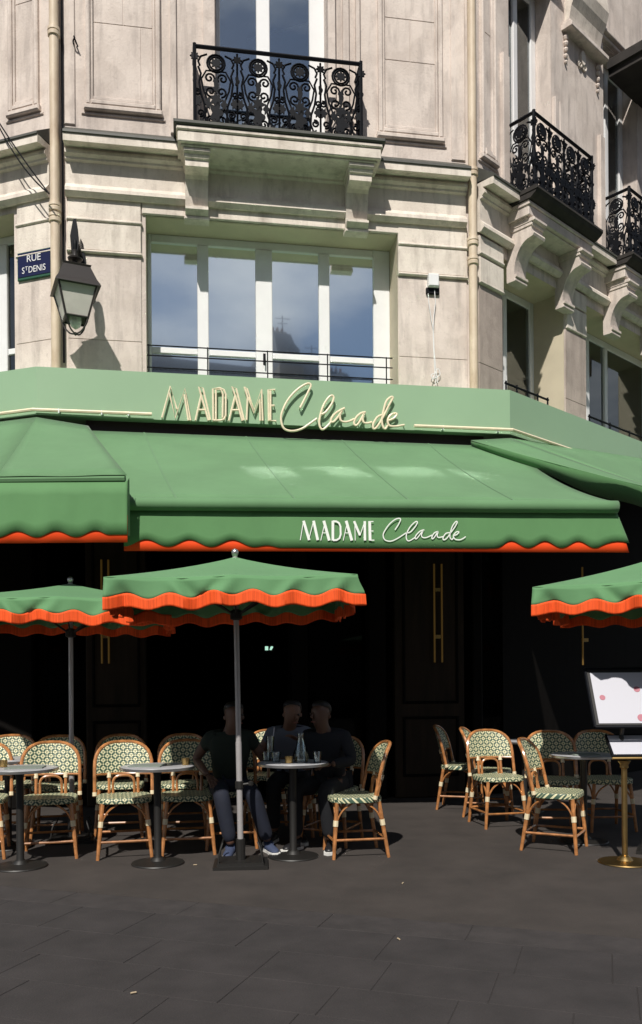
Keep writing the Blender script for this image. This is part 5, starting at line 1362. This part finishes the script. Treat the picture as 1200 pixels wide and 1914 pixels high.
    for sg in (-1, 1):
        an = feet[sg]; t_ = V((sg*.25, -1, 0)).normalized(); hl = V((an.x, an.y+.03, an.z-.045))
        skin('shoe', [hl+V((0, .02, .01)), hl+t_*.06, hl+t_*.14+V((0, 0, -.008)), hl+t_*.20+V((0, 0, -.014)), hl+V((0, 0, .05))], [(0, 1), (1, 2), (2, 3), (0, 4)], [(.040, .038), (.042, .036), (.046, .028), (.032, .02), (.042, .04)], shoe, root)
        mb = MB(); s2 = V((-t_.y, t_.x, 0))
        ol = [hl+t_*a+s2*b for a, b in ((-.055, -.02), (-.02, -.038), (.06, -.036), (.14, -.046), (.20, -.038), (.235, 0), (.20, .038), (.14, .046), (.06, .036), (-.02, .038), (-.055, .02))]
        mb.prism([V((p.x, p.y, .002)) for p in ol], (0, 0, .024)); mb.build('sole', SOLE, root, local=True)
    mb = MB(); nb = fc+fd*.088; mb.tube([fc+fd*.080+V((0, 0, .035)), nb+V((0, 0, .0))+fd*.012, fc+fd*.084+V((0, 0, -.018))], [.006, .014, .010], 8); mb.build('nose', skinm, root, local=True, smooth='full')
    hd = fc
    hv = [hd+V((0, .05, .0)), hd+V((0, .055, .06)), hd+V((0, .02, .105)), hd+V((0, -.05, .095))]
    if hair_long: hv = [hd+V((0, .07, -.14)), hd+V((0, .075, -.06))]+hv
    skin('hair', hv, [(i, i+1) for i in range(len(hv)-1)], ([(.06, .03), (.075, .04)] if hair_long else [])+[(.085, .06), (.095, .065), (.092, .06), (.07, .035)], HAIR, root)
    for sg in (-1, 1):
        mb = MB(); e_ = fc+fd*.072+V((sg*.03, 0, .025)); mb.lathe([(.001, -.011), (.008, -.008), (.011, 0), (.008, .008), (.001, .011)], e_, 8); mb.build('eye', EYE, root, local=True, smooth=True)
        skin('ear', [fc+V((sg*.072, .012, .02)), fc+V((sg*.080, .018, .0)), fc+V((sg*.074, .012, -.02))], [(0, 1), (1, 2)], [(.008, .016), (.007, .018), (.006, .01)], skinm, root, 1)
    mb = MB(); mp_ = fc+fd*.082+V((0, 0, -.045)); mb.tube([mp_+V((-.022, .008, 0)), mp_, mp_+V((.022, .008, 0))], [.004, .007, .004], 6); mb.build('lips', mat('lips', (.25, .09, .07), .5) if 'lips' not in bpy.data.materials else bpy.data.materials['lips'], root, local=True)
    return root
V = Vector
person('person in dark green short sleeved shirt and jeans sitting left of the occupied table', (-.77, 7.13, 0), rad(10), SHIRT_G, JEANS, SHOE_B, SKIN2, lean=.16, head_turn=(.8, 0),
       knees={-1: V((-.10, -.44, .53)), 1: V((.16, -.42, .53))}, feet={-1: V((-.02, -.46, .09)), 1: V((.30, -.36, .09))},
       arms={-1: (V((-.29, -.05, .78)), V((-.20, -.27, .66))), 1: (V((.29, -.08, .78)), V((.30, -.30, .78)))})
person('person in pale blue shirt sitting behind the occupied table with bent head', (-.27, 7.66, 0), rad(-4), SHIRT_W, TROUS, SHOE_K, SKIN1, lean=.20, head_turn=(.8, -.35),
       arms={-1: (V((-.27, -.16, .78)), V((-.12, -.36, .76))), 1: (V((.28, -.12, .80)), V((.10, -.30, .92)))})
person('person in long navy coat sitting to the right of the occupied table', (.07, 7.22, 0), rad(-22), COAT, TROUS, SHOE_K, SKIN2, lean=.14, head_turn=(-.6, 0), long_sleeve=True,
       knees={-1: V((-.16, -.42, .53)), 1: V((.12, -.42, .53))}, feet={-1: V((-.16, -.38, .09)), 1: V((.13, -.34, .09))})
for x_, y_, a_, lab in ((-.77, 7.17, 10, 'rattan chair the person in green sits on'), (-.27, 7.70, -4, 'rattan chair under the person in pale blue'), (.08, 7.26, -22, 'rattan chair under the person in the navy coat')):
    o = copy_tree(proto); o['label'] = lab; o.location = (x_, y_, 0); o.rotation_euler = (0, 0, rad(a_))

# ------------------------------------------------------------------ litter on the pavement
BUTT = mat('smoked_butt', (.42, .33, .22), .8)
for px, py, a_, lab in ((365, 1618, 20, 'cigarette butt in front of the second table'), (753, 1652, 70, 'cigarette butt on the asphalt near the paving border'), (745, 1757, 110, 'cigarette butt on the paving slabs in the middle'), (250, 1858, 35, 'cigarette butt on the paving slabs at lower left')):
    p = at_z(px, py, 0); mb = MB(); mb.tube([(-.014, 0, .006), (.012, 0, .005)], .0042, 6)
    o = mb.build('cigarette_butt', BUTT, None, local=True); o.location = (p.x, p.y, .001); o.rotation_euler = (0, 0, rad(a_)); tag(o, lab, 'litter', 'cigarette butts')

# ------------------------------------------------------------------ houses across the street, seen only as reflections in the windows
OPP = mat('opposite_stone', (.30, .27, .24), .9, var=.2, vscale=.4); ZINC = mat('zinc_roof', (.12, .13, .15), .5); POTS = mat('chimney_pots', (.30, .14, .08), .9)
def house(x0, x1, y, h, rh, label, chim):
    r_ = empty('opposite_house', ((x0+x1)/2, y, 0), 0, label, 'house', 'houses across the street')
    mb = MB(); mb.box(x0, x1, y-10, y, 0, h); mb.build('wall', OPP, r_)
    mb = MB(); mb.add([(x0, y, h), (x1, y, h), (x1, y-10, h), (x0, y-10, h), (x0+.2, y-2.0, h+rh), (x1-.2, y-2.0, h+rh), (x1-.2, y-8, h+rh), (x0+.2, y-8, h+rh)], [(0, 1, 5, 4), (1, 2, 6, 5), (2, 3, 7, 6), (3, 0, 4, 7), (4, 5, 6, 7)]); mb.build('roof', ZINC, r_)
    for c in chim:
        mb = MB(); mb.box(c, c+1.2, y-4.5, y-3.4, h+.5, h+rh+.7); mb.build('chimney', OPP, r_)
        mb = MB()
        for k in range(4): mb.lathe([(.11, 0), (.09, .4)], (c+.15+.3*k, y-3.9, h+rh+.7), 7)
        mb.each('chimney_pot', POTS, r_)
    cxm = (x0+x1)/2
    mb = MB(); mb.tube([(cxm+.3, y-3, h+rh-.2), (cxm+.3, y-3, h+rh+1.5)], .03, 4); mb.tube([(cxm-.15, y-3, h+rh+1.3), (cxm+.8, y-3, h+rh+1.35)], .02, 4); mb.tube([(cxm, y-3, h+rh+1.0), (cxm+.6, y-3, h+rh+1.05)], .02, 4); mb.build('roof_aerial', IRON, r_)
    for k in range(max(1, int((x1-x0)/1.9))):
        mb = MB(); dx = x0+.55+k*1.9; mb.add([(dx, y-.15, h+.1), (dx+.7, y-.15, h+.1), (dx+.7, y-.15, h+1.0), (dx+.35, y-.15, h+1.35), (dx, y-.15, h+1.0), (dx, y-1.9, h+.1), (dx+.7, y-1.9, h+.1), (dx+.7, y-1.9, h+1.0), (dx+.35, y-1.9, h+1.35), (dx, y-1.9, h+1.0)], [(0, 1, 2, 3, 4), (9, 8, 7, 6, 5), (1, 6, 7, 2), (2, 7, 8, 3), (3, 8, 9, 4), (4, 9, 5, 0), (0, 5, 6, 1)]); mb.build('dormer', ZINC, r_)
    for i in range(int((x1-x0)/2.4)):
        for k in range(5):
            mb = MB(); xx = x0+.8+i*2.4; zz = 3.5+k*3.0
            if zz+2 < h: mb.box(xx, xx+1.1, y, y+.03, zz, zz+1.9); mb.build('window', ROOM, r_)
YO = -26
house(-16, 9.9, YO, 16.6, 3.2, 'long zinc roofed house across the street mirrored beyond the right window panes', [-12, -4, 3])
house(9.9, 11.35, YO-.5, 19.6, 2.6, 'narrow tall house across the street mirrored in the rightmost pane', [10.1])
house(11.35, 13.3, YO, 18.2, 2.2, 'house with a steep roof across the street mirrored in the third pane', [11.5, 12.3])
house(13.3, 15.2, YO-1, 18.4, 1.9, 'house with crowded chimneys across the street mirrored in the second pane', [13.5, 14.1])
house(15.2, 34, YO, 16.3, 3.0, 'long house across the street mirrored below the first pane', [16.8, 18.2, 19.9, 25, 30])
